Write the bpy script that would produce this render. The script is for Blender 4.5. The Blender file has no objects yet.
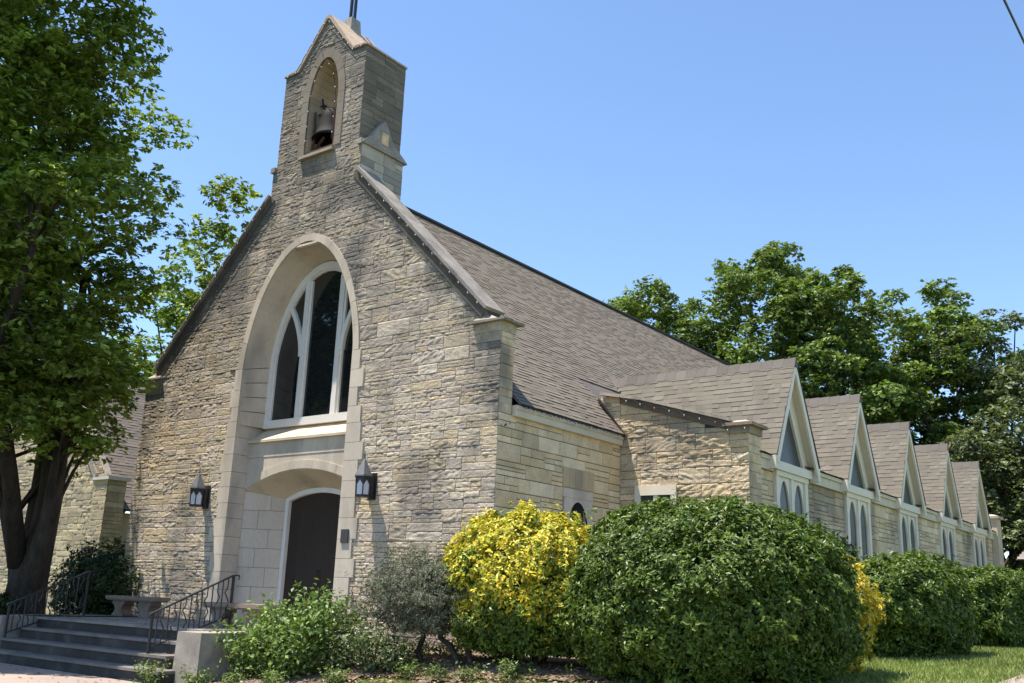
import bpy, math, random
import numpy as np
from mathutils import Vector, Matrix

# ------------------------------------------------------------------ camera, light, exposure
S = bpy.context.scene
COL = S.collection
R = math.radians
SUN_TO = Vector((-0.27, -0.215, 1.0)).normalized()          # towards the sun
cam = bpy.data.objects.new('camera', bpy.data.cameras.new('camera'))
COL.objects.link(cam); S.camera = cam
_yaw, _pit, _rol = R(-37.432), R(14.752), R(2.189)
_f = Vector((math.sin(_yaw)*math.cos(_pit), math.cos(_yaw)*math.cos(_pit), math.sin(_pit)))
_r = Vector((math.cos(_yaw), -math.sin(_yaw), 0)); _u = _r.cross(_f)
_r2 = _r*math.cos(_rol)+_u*math.sin(_rol); _u2 = -_r*math.sin(_rol)+_u*math.cos(_rol)
cam.matrix_world = Matrix(((_r2.x, _u2.x, -_f.x, 11.737), (_r2.y, _u2.y, -_f.y, -14.983),
                           (_r2.z, _u2.z, -_f.z, 1.66), (0, 0, 0, 1)))
cam.data.sensor_width = 36; cam.data.lens = 970.158/1024*36
cam.data.clip_start = 0.1; cam.data.clip_end = 3000
W = bpy.data.worlds.new('World'); S.world = W; W.use_nodes = True
_n = W.node_tree.nodes; _sky = _n.new('ShaderNodeTexSky'); _sky.sky_type = 'NISHITA'; _sky.sun_disc = False
_sky.sun_elevation = math.asin(SUN_TO.z); _sky.sun_rotation = math.atan2(SUN_TO.x, SUN_TO.y) % (2*math.pi)
_sky.air_density = 1.0; _sky.dust_density = 0.1; _sky.ozone_density = 4.6
W.node_tree.links.new(_sky.outputs[0], _n['Background'].inputs[0]); _n['Background'].inputs[1].default_value = 0.138
sun = bpy.data.objects.new('sun', bpy.data.lights.new('sun', 'SUN')); COL.objects.link(sun)
sun.data.energy = 5.0; sun.data.angle = R(0.53); sun.data.color = (1.0, 0.94, 0.85)
sun.rotation_euler = SUN_TO.to_track_quat('Z', 'Y').to_euler()
S.view_settings.view_transform = 'Standard'; S.view_settings.look = 'None'
S.view_settings.exposure = 0.88; S.view_settings.gamma = 1; S.view_settings.use_curve_mapping = False
S.cycles.max_bounces = 6; S.cycles.transparent_max_bounces = 8

# ------------------------------------------------------------------ naming / linking helpers
def tag(o, label=None, cat=None, group=None, kind=None):
    if label: o['label'] = label
    if cat: o['category'] = cat
    if group: o['group'] = group
    if kind: o['kind'] = kind
    return o
def empty(name, loc, label=None, cat=None, group=None):
    o = bpy.data.objects.new(name, None); COL.objects.link(o); o.location = loc
    o.empty_display_size = 0.2
    return tag(o, label, cat, group)
def worldpos(o):
    v = Vector(o.location)
    while o.parent: o = o.parent; v += Vector(o.location)
    return v
def link(name, me, m, parent=None):
    o = bpy.data.objects.new(name, me); COL.objects.link(o)
    if m: me.materials.append(m)
    if parent: o.parent = parent; o.location = -worldpos(parent)     # meshes are written in world coordinates
    return o
def copy_tree(o, parent=None):
    c = o.copy(); COL.objects.link(c)
    if parent: c.parent = parent
    for ch in list(o.children): copy_tree(ch, c)
    return c
def mesh_np(name, V, F, m, parent=None, col=None, smooth=False, loops=4):
    me = bpy.data.meshes.new(name); V = np.asarray(V, np.float32); F = np.asarray(F, np.int32)
    me.vertices.add(len(V)); me.vertices.foreach_set('co', V.ravel())
    me.loops.add(F.size); me.loops.foreach_set('vertex_index', F.ravel())
    me.polygons.add(len(F)); me.polygons.foreach_set('loop_start', np.arange(0, F.size, F.shape[1], dtype=np.int32))
    if col is not None:
        a = me.attributes.new('tint', 'FLOAT_COLOR', 'FACE')
        c = np.ones((len(F), 4), np.float32); c[:, :3] = col; a.data.foreach_set('color', c.ravel())
    me.update(calc_edges=True); me.validate()
    me.polygons.foreach_set('use_smooth', np.full(len(F), smooth))
    return link(name, me, m, parent)
class MB:
    def __init__(s): s.v = []; s.f = []; s.c = []
    def add(s, vs, fs, col=(1, 1, 1)):
        b = len(s.v); s.v += [tuple(p) for p in vs]; s.f += [tuple(b+i for i in f) for f in fs]; s.c += [col]*len(fs)
        return s
    def box(s, x0, x1, y0, y1, z0, z1, col=(1, 1, 1)):
        return s.hexa([(x0, y0, z0), (x1, y0, z0), (x1, y1, z0), (x0, y1, z0)], [(x0, y0, z1), (x1, y0, z1), (x1, y1, z1), (x0, y1, z1)], col)
    def hexa(s, lo, hi, col=(1, 1, 1)):
        n = len(lo); fs = [tuple(range(n))[::-1], tuple(range(n, 2*n))] + [(i, (i+1) % n, n+(i+1) % n, n+i) for i in range(n)]
        return s.add(list(lo)+list(hi), fs, col)
    def bar2(s, pts, w, y0, y1, col=(1, 1, 1), closed=False, off=0.0):
        # a flat bar following a path in the x-z plane, y0..y1 deep
        P = [Vector((p[0], p[1])) for p in pts]; n = len(P); L = []; Rr = []
        for i in range(n):
            a = P[i-1] if (i > 0 or closed) else None; b = P[(i+1) % n] if (i < n-1 or closed) else None
            d1 = (P[i]-a).normalized() if a is not None else None; d2 = (b-P[i]).normalized() if b is not None else None
            if d1 is None: d1 = d2
            if d2 is None: d2 = d1
            n1 = Vector((-d1.y, d1.x)); n2 = Vector((-d2.y, d2.x)); m = (n1+n2)
            m = m.normalized() if m.length > 1e-6 else n1
            k = 1/max(0.35, m.dot(n1))
            L.append(P[i]+m*(off+w/2)*k); Rr.append(P[i]+m*(off-w/2)*k)
        m_ = n if closed else n-1
        for i in range(m_):
            j = (i+1) % n; q = [L[i], Rr[i], Rr[j], L[j]]
            fs = [(0, 1, 2, 3), (7, 6, 5, 4), (0, 4, 5, 1), (2, 6, 7, 3)]
            if not closed and i == 0: fs.append((1, 5, 4, 0)) if False else None
            s.add([(p.x, y0, p.y) for p in q]+[(p.x, y1, p.y) for p in q], [(0, 1, 2, 3), (7, 6, 5, 4), (1, 5, 6, 2), (3, 7, 4, 0), (0, 4, 5, 1), (2, 6, 7, 3)], col)
        return s
    def tube(s, path, r, n=6, col=(1, 1, 1), cap=True):
        P = [Vector(p) for p in path]; rr = r if isinstance(r, (list, tuple)) else [r]*len(P); rings = []
        up = Vector((0.13, 0.21, 0.97)).normalized()
        for i, p in enumerate(P):
            d = (P[min(i+1, len(P)-1)]-P[max(i-1, 0)]).normalized(); a = d.cross(up)
            if a.length < 0.05: a = d.cross(Vector((1, 0, 0)))
            a.normalize(); b = d.cross(a)
            rings.append([p+(a*math.cos(2*math.pi*k/n)+b*math.sin(2*math.pi*k/n))*rr[i] for k in range(n)])
        vs = [q for g in rings for q in g]
        fs = [(i*n+k, i*n+(k+1) % n, (i+1)*n+(k+1) % n, (i+1)*n+k) for i in range(len(P)-1) for k in range(n)]
        if cap: fs += [tuple(range(n))[::-1], tuple((len(P)-1)*n+k for k in range(n))]
        return s.add(vs, fs, col)
    def lathe(s, prof, c, n=16, col=(1, 1, 1), ph=0.0):
        vs = [(c[0]+r*math.cos(2*math.pi*k/n+ph), c[1]+r*math.sin(2*math.pi*k/n+ph), c[2]+z) for r, z in prof for k in range(n)]
        fs = [(i*n+k, i*n+(k+1) % n, (i+1)*n+(k+1) % n, (i+1)*n+k) for i in range(len(prof)-1) for k in range(n)]
        return s.add(vs, fs, col)
    def build(s, name, m, parent=None, smooth=False):
        me = bpy.data.meshes.new(name); me.from_pydata(s.v, [], s.f)
        a = me.attributes.new('tint', 'FLOAT_COLOR', 'FACE')
        a.data.foreach_set('color', np.array([(*c[:3], 1.0) for c in s.c], np.float32).ravel())
        if smooth: me.polygons.foreach_set('use_smooth', [True]*len(s.f))
        me.update(); return link(name, me, m, parent)

# ------------------------------------------------------------------ materials
def mat(name, base, rough=0.8, tint=0.0, noise=0.0, nscale=3.0, n2=0.0, n2scale=20.0, bump=0.0, bscale=30.0, spec=0.3, metal=0.0,
        trans=0.0, dirt=None, dscale=0.8, dth=(0.5, 0.7), squash=None):
    m = bpy.data.materials.new(name); m.use_nodes = True; nt = m.node_tree; N = nt.nodes; L = nt.links
    b = N['Principled BSDF']; b.inputs['Roughness'].default_value = rough; b.inputs['Specular IOR Level'].default_value = spec
    b.inputs['Metallic'].default_value = metal
    geo = N.new('ShaderNodeNewGeometry'); pos = geo.outputs['Position']
    if squash:
        vm = N.new('ShaderNodeVectorMath'); vm.operation = 'MULTIPLY'; L.new(pos, vm.inputs[0]); vm.inputs[1].default_value = squash; pos = vm.outputs[0]
    def tex(sc, det=4):
        t = N.new('ShaderNodeTexNoise'); t.inputs['Scale'].default_value = sc; t.inputs['Detail'].default_value = det; L.new(pos, t.inputs['Vector']); return t.outputs['Fac']
    def mix(a, bb, fac, mode='MULTIPLY'):
        x = N.new('ShaderNodeMix'); x.data_type = 'RGBA'; x.blend_type = mode
        for i, q in ((6, a), (7, bb)):
            if hasattr(q, 'is_linked'): L.new(q, x.inputs[i])
            else: x.inputs[i].default_value = (*q[:3], 1)
        if hasattr(fac, 'is_linked'): L.new(fac, x.inputs[0])
        else: x.inputs[0].default_value = fac
        return x.outputs[2]
    def ramp(fac, lo, hi, a=0.0, c=1.0):
        r = N.new('ShaderNodeMapRange'); L.new(fac, r.inputs[0]); r.inputs[1].default_value = lo; r.inputs[2].default_value = hi
        r.inputs[3].default_value = a; r.inputs[4].default_value = c; return r.outputs[0]
    def grey(f):
        c = N.new('ShaderNodeCombineColor'); [L.new(f, c.inputs[i]) for i in range(3)]; return c.outputs[0]
    c = (*base, 1)
    if tint > 0:
        at = N.new('ShaderNodeAttribute'); at.attribute_name = 'tint'; c = mix(base, at.outputs['Color'], tint)
    if noise > 0: c = mix(c, grey(ramp(tex(nscale), 0.3, 0.7, 1-noise, 1+noise*0.5)), 1.0)
    if n2 > 0: c = mix(c, grey(ramp(tex(n2scale, 3), 0.3, 0.7, 1-n2, 1+n2*0.5)), 1.0)
    if dirt: c = mix(c, dirt, ramp(tex(dscale, 6), dth[0], dth[1], 0, 0.75), 'MIX')
    if hasattr(c, 'is_linked'): L.new(c, b.inputs['Base Color'])
    else: b.inputs['Base Color'].default_value = c
    if bump > 0:
        bp = N.new('ShaderNodeBump'); bp.inputs['Strength'].default_value = 1.0; bp.inputs['Distance'].default_value = bump
        L.new(tex(bscale, 5), bp.inputs['Height']); L.new(bp.outputs[0], b.inputs['Normal'])
    if trans > 0:
        tr = N.new('ShaderNodeBsdfTranslucent'); ms = N.new('ShaderNodeMixShader'); ms.inputs[0].default_value = trans
        if hasattr(c, 'is_linked'): L.new(mix(c, (1.0, 1.0, 0.45), 1.0), tr.inputs[0])
        else: tr.inputs[0].default_value = c
        L.new(b.outputs[0], ms.inputs[1]); L.new(tr.outputs[0], ms.inputs[2]); L.new(ms.outputs[0], N['Material Output'].inputs[0])
    return m
M = {}
M['stone'] = mat('stone', (1, 1, 1), 0.92, 1.0, 0.16, 2.2, 0.26, 26, 0.012, 34, 0.2)
M['stone_flat'] = mat('stone_flat', (1, 1, 1), 0.92, 1.0, 0.16, 2.5, 0.16, 30, 0.004, 45, 0.2)
M['mortar'] = mat('mortar', (0.075, 0.065, 0.052), 0.95, 0, 0.3, 5)
M['lime'] = mat('limestone', (0.62, 0.525, 0.42), 0.85, 1.0, 0.10, 1.6, 0.08, 22, 0.002, 60, 0.25, dirt=(0.27, 0.24, 0.20), dscale=1.5, dth=(0.50, 0.78), squash=(1, 1, 0.35))
M['coping'] = mat('coping_stone', (0.36, 0.33, 0.29), 0.88, 1.0, 0.25, 2.0, 0.2, 18, 0.004, 40, 0.2, dirt=(0.10, 0.09, 0.08), dscale=1.6, dth=(0.5, 0.75))
M['shingle'] = mat('shingle', (1, 1, 1), 0.93, 1.0, 0.12, 1.3, 0.22, 60, 0.003, 150, 0.2)
M['white'] = mat('white_paint', (0.80, 0.70, 0.55), 0.5, 0, 0.06, 2.0, 0.04, 30, 0, 1, 0.4)
M['white2'] = mat('window_paint', (0.80, 0.75, 0.68), 0.5, 0, 0.06, 2.0, 0.04, 30, 0, 1, 0.4)
M['fascia'] = mat('fascia_paint', (0.66, 0.57, 0.43), 0.6, 0, 0.12, 2.5, 0.06, 30, 0, 1, 0.3)
M['glass'] = mat('dark_glass', (0.012, 0.014, 0.016), 0.02, 0, spec=0.75, bump=0.0006, bscale=1.2)
M['aisle_glass'] = mat('aisle_glass', (0.055, 0.062, 0.058), 0.3, 0, 0.3, 3, spec=0.3)
M['door'] = mat('door_wood', (0.030, 0.016, 0.012), 0.5, 1.0, 0.25, 6, 0.2, 40, 0, 1, 0.35, squash=(6, 6, 0.5))
M['iron'] = mat('black_iron', (0.018, 0.018, 0.02), 0.45, 0, 0.2, 10, spec=0.5)
M['lead'] = mat('lantern_lead', (0.10, 0.10, 0.105), 0.55, 0, 0.2, 12, spec=0.5)
M['frost'] = mat('frosted_glass', (0.62, 0.60, 0.66), 0.35, 0, 0.05, 4, spec=0.5)
M['bronze'] = mat('bell_bronze', (0.014, 0.012, 0.011), 0.75, 0, 0.3, 8, spec=0.2)
M['rust'] = mat('rusty_iron', (0.10, 0.05, 0.035), 0.8, 0, 0.3, 9)
M['flash'] = mat('dark_flashing', (0.035, 0.025, 0.022), 0.7, 0, 0.2, 8)
M['capmetal'] = mat('bell_roof_stone', (0.50, 0.37, 0.26), 0.85, 0, 0.2, 2.5, 0.15, 20, 0.002, 40)
M['step'] = mat('weathered_concrete', (0.27, 0.25, 0.23), 0.9, 1.0, 0.22, 2.2, 0.15, 30, 0.003, 60, dirt=(0.12, 0.11, 0.10), dscale=1.8, dth=(0.5, 0.75))
M['walk'] = mat('sidewalk_concrete', (0.36, 0.275, 0.225), 0.9, 1.0, 0.12, 1.0, 0.12, 40, 0.002, 80)
M['asphalt'] = mat('asphalt', (0.05, 0.05, 0.052), 0.9, 0, 0.15, 0.6, 0.3, 80, 0.003, 150)
M['bench'] = mat('bench_stone', (0.27, 0.205, 0.155), 0.9, 1.0, 0.2, 4, 0.2, 30, 0.003, 50)
M['bark'] = mat('bark', (0.055, 0.042, 0.032), 0.95, 0, 0.4, 6, 0.3, 30, 0.02, 18, squash=(1, 1, 0.3))
M['twig'] = mat('twig', (0.06, 0.05, 0.04), 0.95, 0, 0.3, 8)
M['bulb'] = mat('bulb_glass', (0.5, 0.5, 0.48), 0.35, 0, spec=0.6)
M['bulb_red'] = mat('bulb_red', (0.6, 0.08, 0.06), 0.25, 0, spec=0.6)
M['leaf'] = mat('tree_leaf', (1, 1, 1), 0.45, 1.0, trans=0.42, spec=0.4)
M['farleaf'] = mat('far_leaf', (1, 1, 1), 0.55, 1.0, trans=0.30, spec=0.35)
M['hedgeleaf'] = mat('hedge_leaf', (1, 1, 1), 0.42, 1.0, trans=0.28, spec=0.35)
M['sageleaf'] = mat('sage_leaf', (1, 1, 1), 0.8, 1.0, trans=0.15, spec=0.2)
M['grass'] = mat('grass_blade', (1, 1, 1), 0.6, 1.0, trans=0.3, spec=0.3)
M['lawn'] = mat('lawn_soil', (0.14, 0.17, 0.05), 0.95, 0, 0.35, 1.2, 0.4, 14, 0.02, 30)
M['mulch'] = mat('mulch_soil', (0.20, 0.145, 0.10), 0.95, 0, 0.4, 4, 0.4, 30, 0.02, 30)
M['plaque'] = mat('plaque_metal', (0.05, 0.045, 0.045), 0.5, 0, 0.2, 20, spec=0.5)

# ------------------------------------------------------------------ noise and stone work
def hash2(ix, iy, seed):
    h = (ix.astype(np.int64)*374761393 + iy.astype(np.int64)*668265263 + seed*1442695041) & 0xffffffff
    h = ((h ^ (h >> 13))*1274126177) & 0xffffffff
    return ((h ^ (h >> 16)) & 0xffff)/65535.0
def vnoise(x, y, seed=0):
    ix = np.floor(x); iy = np.floor(y); fx = x-ix; fy = y-iy; fx = fx*fx*(3-2*fx); fy = fy*fy*(3-2*fy)
    ix = ix.astype(np.int64); iy = iy.astype(np.int64)
    a = hash2(ix, iy, seed); b = hash2(ix+1, iy, seed); c = hash2(ix, iy+1, seed); d = hash2(ix+1, iy+1, seed)
    return (a*(1-fx)+b*fx)*(1-fy)+(c*(1-fx)+d*fx)*fy
def fbm(x, y, seed=0, oc=4):
    s = 0; a = 0.5
    for o in range(oc): s = s+a*vnoise(x*2**o, y*2**o, seed+o*17); a *= 0.5
    return s/(1-0.5**oc)

def ashlar(rng, v0, v1, rows_iv, band=(0.28, 0.46), seg=(0.45, 1.1), thin=0.55):
    out = []; v = v0
    while v < v1-0.02:
        h = rng.uniform(*band)
        if v+h > v1-0.12: h = v1-v
        for (a, b) in rows_iv(v, v+h):
            u = a
            while u < b-0.01:
                w = rng.uniform(*seg)
                if u+w > b-0.25: w = b-u
                r = rng.random(); n = 1 if (r > thin and h < 0.42) else (2 if r > thin*0.35 else 3)
                cuts = sorted([0, 1]+[(k+1)/n+rng.uniform(-.12, .12)/n*1.6 for k in range(n-1)])
                for k in range(n):
                    va, vb = v+h*cuts[k], v+h*cuts[k+1]
                    if w > 0.6 and rng.random() < 0.45 and n > 1:
                        t = rng.uniform(.35, .65); out += [(u, u+w*t, va, vb), (u+w*t, u+w, va, vb)]
                    else: out.append((u, u+w, va, vb))
                u += w
        v += h
    return out
PAL_BUFF = [(0.57, 0.462, 0.330), (0.60, 0.495, 0.375), (0.53, 0.435, 0.338), (0.65, 0.54, 0.415), (0.60, 0.472, 0.315), (0.50, 0.415, 0.33), (0.565, 0.465, 0.365), (0.62, 0.502, 0.355)]
def stones(name, rects, O, U, V, Nn, m, parent, rng, clamp=None, keep=None, rough=0.016, cell=(0.034, 0.024), gap=0.010, proud=(0.0, 0.008), depth=0.022,
           pal=PAL_BUFF, dark=None, slant=True):
    VV = []; FF = []; CC = []; base = 0
    O, U, V, Nn = [np.array(q, float) for q in (O, U, V, Nn)]
    for (u0, u1, v0, v1) in rects:
        if keep and not keep((u0+u1)/2, (v0+v1)/2, u0, u1, v0, v1): continue
        w, h = u1-u0-gap, v1-v0-gap
        if w < 0.03 or h < 0.02: continue
        nx = max(3, int(round(w/cell[0]))+1); ny = max(3, int(round(h/cell[1]))+1)
        su = np.concatenate(([0, 0], np.linspace(0.06*min(1, h/w), 1-0.06*min(1, h/w), nx), [1, 1])); sv = np.concatenate(([0, 0], np.linspace(0.07, 0.93, ny), [1, 1]))
        gu, gv = np.meshgrid(u0+gap/2+su*w, v0+gap/2+sv*h); nu, nv = len(su), len(sv)
        du, dv = gu.copy(), gv.copy()
        edge = np.zeros(gu.shape); edge[1:-1, 1:-1] = 0.55; edge[2:-2, 2:-2] = 1.0
        sd = rng.randrange(1 << 20); ang = rng.uniform(-0.7, 0.7) if slant else 0.0
        ca, sa = math.cos(ang), math.sin(ang); ra = gu*ca+gv*sa; rb = -gu*sa+gv*ca
        fr = rng.uniform(16, 25)
        nz = 0.75*np.abs(2*vnoise(ra*fr*0.30, rb*fr, sd)-1)+0.30*vnoise(ra*18, rb*30, sd+3)+0.05*vnoise(ra*5, rb*7, sd+9)
        amp = rough*rng.uniform(0.45, 1.45)
        d = rng.uniform(*proud)+amp*(nz-0.35)*2*edge + 0.003*edge
        rim = (edge == 0); d = np.where(rim, -0.006, d); d[0, :] = d[-1, :] = -depth; d[:, 0] = d[:, -1] = -depth
        if clamp: du, dv = clamp(du, dv)
        P = O+du[..., None]*U+dv[..., None]*V+d[..., None]*Nn
        VV.append(P.reshape(-1, 3)); i = np.arange(nu*nv).reshape(nv, nu)
        f = np.stack([i[:-1, :-1], i[:-1, 1:], i[1:, 1:], i[1:, :-1]], -1).reshape(-1, 4)+base; FF.append(f); base += nu*nv
        c = np.array(pal[rng.randrange(len(pal))])*rng.uniform(0.87, 1.10)
        cc = np.tile(c, (len(f), 1))
        if dark is not None:
            cu = (du[:-1, :-1]+du[1:, 1:]).ravel()/2; cv = (dv[:-1, :-1]+dv[1:, 1:]).ravel()/2
            k = np.clip(dark(cu, cv), 0, 1)[:, None]; cc = cc*(1-k)+k*np.array((0.15, 0.138, 0.122))
        CC.append(cc)
    return mesh_np(name, np.concatenate(VV), np.concatenate(FF), m, parent, np.concatenate(CC), smooth=True)

def shingles(name, O, U, Sv, Nn, length, slope_len, m, parent, rng, iv, step=0.18, wid=(0.13, 0.34), base=(0.185, 0.155, 0.132), var=0.09, thick=0.02, clampf=None):
    VV = []; FF = []; CC = []; O, U, Sv, Nn = [np.array(q, float) for q in (O, U, Sv, Nn)]; n = int(math.ceil(slope_len/step)); b = 0
    for i in range(n):
        s0 = i*step; s1 = min(s0+step*1.12, slope_len)
        a, e = iv(s0+step*0.5); u = a-rng.uniform(0, 0.3)
        rowt = rng.uniform(0.94, 1.06)
        while u < e:
            w = rng.uniform(*wid); ua, ub = max(u, a), min(u+w-0.001, e); u += w
            if ub-ua < 0.02: continue
            lam = rng.random() < .5; t = thick*(1.0 if lam else .5)*rng.uniform(.9, 1.1); sj = s0+(0 if lam else .004)
            q = [(ua, sj, 0.0), (ub, sj, 0.0), (ub, sj, t), (ua, sj, t), (ub, s1, 0.004), (ua, s1, 0.004), (ua, s1, 0.0), (ub, s1, 0.0)]
            if clampf: q = [(min(max(x, clampf(y)[0]), clampf(y)[1]), y, z) for x, y, z in q]
            VV += [O+U*x+Sv*y+Nn*z for x, y, z in q]
            FF += [(b, b+1, b+2, b+3), (b+3, b+2, b+4, b+5), (b, b+3, b+5, b+6), (b+1, b+7, b+4, b+2)]; b += 8
            c = np.array(base)*rowt*(1+rng.uniform(-var, var))*np.array((1, 1+rng.uniform(-.02, .02), 1+rng.uniform(-.04, .04)))
            CC += [c*(.42 if lam else .62), c*(1.015 if lam else .965), c, c]  # butt edges coloured darker to paint each course's shadow line
    return mesh_np(name, VV, FF, m, parent, np.array(CC))

# ------------------------------------------------------------------ ground
def sst(a, b, x):
    t = np.clip((x-a)/(b-a), 0, 1); return t*t*(3-2*t)
def ground_z(x, y):
    x = np.asarray(x, float); y = np.asarray(y, float)
    z = 0.62*sst(-5.0, -1.7, y)*sst(-4.6, 0.2, x+np.clip(y+1.0, 0, 50)*3)
    z = z+0.20*sst(-2, 9, y)*sst(-2, 3, x)
    z = z-0.42*sst(7.6, 9.6, x)*sst(-8, 0, y)
    z = z+0.5*sst(-8, -16, x)*sst(-4, 2, y)
    return z-0.03
xs = np.unique(np.concatenate((np.linspace(-1500, -60, 9), np.linspace(-60, -12, 25), np.linspace(-12, 14, 105), np.linspace(14, 60, 15), np.linspace(60, 1500, 9))))
ys = np.unique(np.concatenate((np.linspace(-900, -40, 7), np.linspace(-40, -8, 9), np.linspace(-8, 6, 57), np.linspace(6, 40, 35), np.linspace(40, 1800, 9))))
gx, gy = np.meshgrid(xs, ys); gz = ground_z(gx, gy); ii = np.arange(gx.size).reshape(gx.shape)
gF = np.stack([ii[:-1, :-1], ii[:-1, 1:], ii[1:, 1:], ii[1:, :-1]], -1).reshape(-1, 4)
tag(mesh_np('ground', np.stack([gx, gy, gz], -1).reshape(-1, 3), gF, M['lawn'], smooth=True), kind='structure')
def slab_strip(name, m, x0, x1, y0, y1, joint, along, zf, th=0.05, rng=random.Random(5)):
    b = MB(); a = x0 if along == 'x' else y0; e = x1 if along == 'x' else y1
    while a < e:
        c = min(a+joint, e); t = rng.uniform(.93, 1.05)
        X0, X1, Y0, Y1 = (a+.008, c-.008, y0, y1) if along == 'x' else (x0, x1, a+.008, c-.008)
        top = [(X0, Y0), (X1, Y0), (X1, Y1), (X0, Y1)]
        b.hexa([(p[0], p[1], zf(*p)-th) for p in top], [(p[0], p[1], zf(*p)) for p in top], (t, t, t)); a = c
    return tag(b.build(name, m), kind='structure')
slab_strip('sidewalk', M['walk'], -40, 16, -7.0, -4.75, 1.5, 'x', lambda x, y: 0.012)
slab_strip('side_path', M['walk'], 8.15, 9.7, -4.7, 45, 1.5, 'y', lambda x, y: float(ground_z(x, y))+0.03, 0.12)
tag(MB().add([(-300, -26, -0.01), (300, -26, -0.01), (300, -8.6, -0.01), (-300, -8.6, -0.01)], [(0, 1, 2, 3)]).build('road', M['asphalt']), kind='structure')
tag(MB().box(-40, 40, -8.75, -8.55, -0.05, 0.13, (0.9, 0.9, 0.9)).build('kerb', M['walk']), kind='structure')
# planting bed in front of the church
bx, by = np.meshgrid(np.linspace(-3.2, 8.6, 60), np.linspace(-4.6, 5.0, 60))
bin_ = (by > -4.55+1.15*sst(-1.3, .5, bx)+.95*sst(0.2, 4.5, bx)+0.12*np.sin(bx*3)) & (bx < 5.6+0.2*np.sin(by*2)-.6*np.clip(by, 0, 9))
bz = ground_z(bx, by)+0.03+0.04*vnoise(bx*4, by*4, 3); jj = np.arange(bx.size).reshape(bx.shape)
bF = np.stack([jj[:-1, :-1], jj[:-1, 1:], jj[1:, 1:], jj[1:, :-1]], -1)
ok = bin_[:-1, :-1] & bin_[1:, 1:] & bin_[1:, :-1] & bin_[:-1, 1:]
tag(mesh_np('planting_bed', np.stack([bx, by, bz], -1).reshape(-1, 3), bF[ok], M['mulch'], smooth=True), kind='structure')

# ------------------------------------------------------------------ THE CHURCH
CX = -6.25                                                     # centre line of the gable front
church = empty('church', (CX, 10, 0.6), 'large cream limestone church with steep gable front and open bell gable', 'church')
rng = random.Random(11)
AC = -6.28; AH = 1.98                                          # arched recess: centre, half width
def arch_half(z, hw=AH, zs=7.0, zt=10.05):
    z = np.asarray(z, float); t = np.clip((z-zs)/(zt-zs), 0, 1); return np.where(z >= zt, 0.0, hw*np.sqrt(np.clip(1-t**(1/0.6), 0, 1)))
def arch_path(hw, z0, zs, zt, n=14, c=AC):
    r = [(hw*math.cos(a), zs+(zt-zs)*(math.sin(a)**2)**0.6) for a in np.linspace(0, math.pi/2, n)]
    return [(c-hw, z0)]+[(c-x, z) for x, z in r]+[(c+x, z) for x, z in r[::-1][1:]]+[(c+hw, z0)]
def gable_half(z):
    z = np.asarray(z, float)
    h = np.where(z < 7.0, 6.25, np.where(z < 11.46, 6.25-(z-6.93), np.where(z < 12.38, 1.66, np.where(z < 15.09, 1.54, np.clip(1.04*(1-(z-15.12)/1.22), 0, 1.04)))))
    return h
def front_iv(v0, v1):
    h = max(float(gable_half(v0+.005)), float(gable_half(v1-.005))); return [(CX-h, CX+h)] if h > .05 else []
def front_clamp(u, v):
    h = gable_half(v); u = np.clip(u, CX-h, CX+h)
    ha = np.where(v < 7.6, AH+0.12, arch_half(v-0.10, AH+0.1)); x = u-AC
    u = np.where(np.abs(x) < ha, AC+np.where(x < 0, -ha, ha), u)
    return u, v
def front_keep(cu, cv, u0, u1, v0, v1):
    ha = AH+0.12 if cv < 7.6 else float(arch_half(cv-0.1, AH+0.1)); return not (abs(u0-AC) < ha and abs(u1-AC) < ha)
def front_dark(u, v):
    n = fbm(u*0.9, v*0.55, 5); n2 = fbm(u*2.6, v*1.0, 9)
    rake = 6.25-np.clip(v-6.93, 0, 4.5)-np.abs(u-CX)                 # distance in from the sloping edge
    k = 0.95*np.clip((n-0.52)*3, 0, .6)+np.clip((1.1-rake)/1.1, 0, 1)*np.clip((n2-0.24)*3.0, 0, .9)*(v > 5.0)
    k = k+np.clip((v-5.5)/6, 0, .55)*np.clip(n2*1.7, 0, 1)
    return np.clip(k*1.1, 0, .85)
BC, BH, BS, BT = -6.18, 0.56, 14.05, 15.17                       # bell opening
def bell_half(v): return np.where(v < BS, BH, BH*np.sqrt(np.clip(1-(np.clip((v-BS)/(BT-BS), 0, 1))**(1/0.55), 0, 1)))
def bell_clamp(u, v):
    h = gable_half(v); u = np.clip(u, CX-h, CX+h); x = u-BC; hb = np.where((v > 12.5) & (v < BT+.08), bell_half(v-.08)+.08, 0)
    return np.where(np.abs(x) < hb, BC+np.where(x < 0, -hb, hb), u), v
def bell_keep(cu, cv, u0, u1, v0, v1):
    hb = float(bell_half(cv-.08))+.08 if 12.5 < cv < BT+.08 else 0; return not (abs(u0-BC) < hb and abs(u1-BC) < hb)
def bell_dark(u, v): return np.clip(0.55+0.9*(fbm(u*1.7, v*0.9, 21)-0.42)+np.clip((v-13.5)/3, 0, .25), 0, .82)

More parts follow.
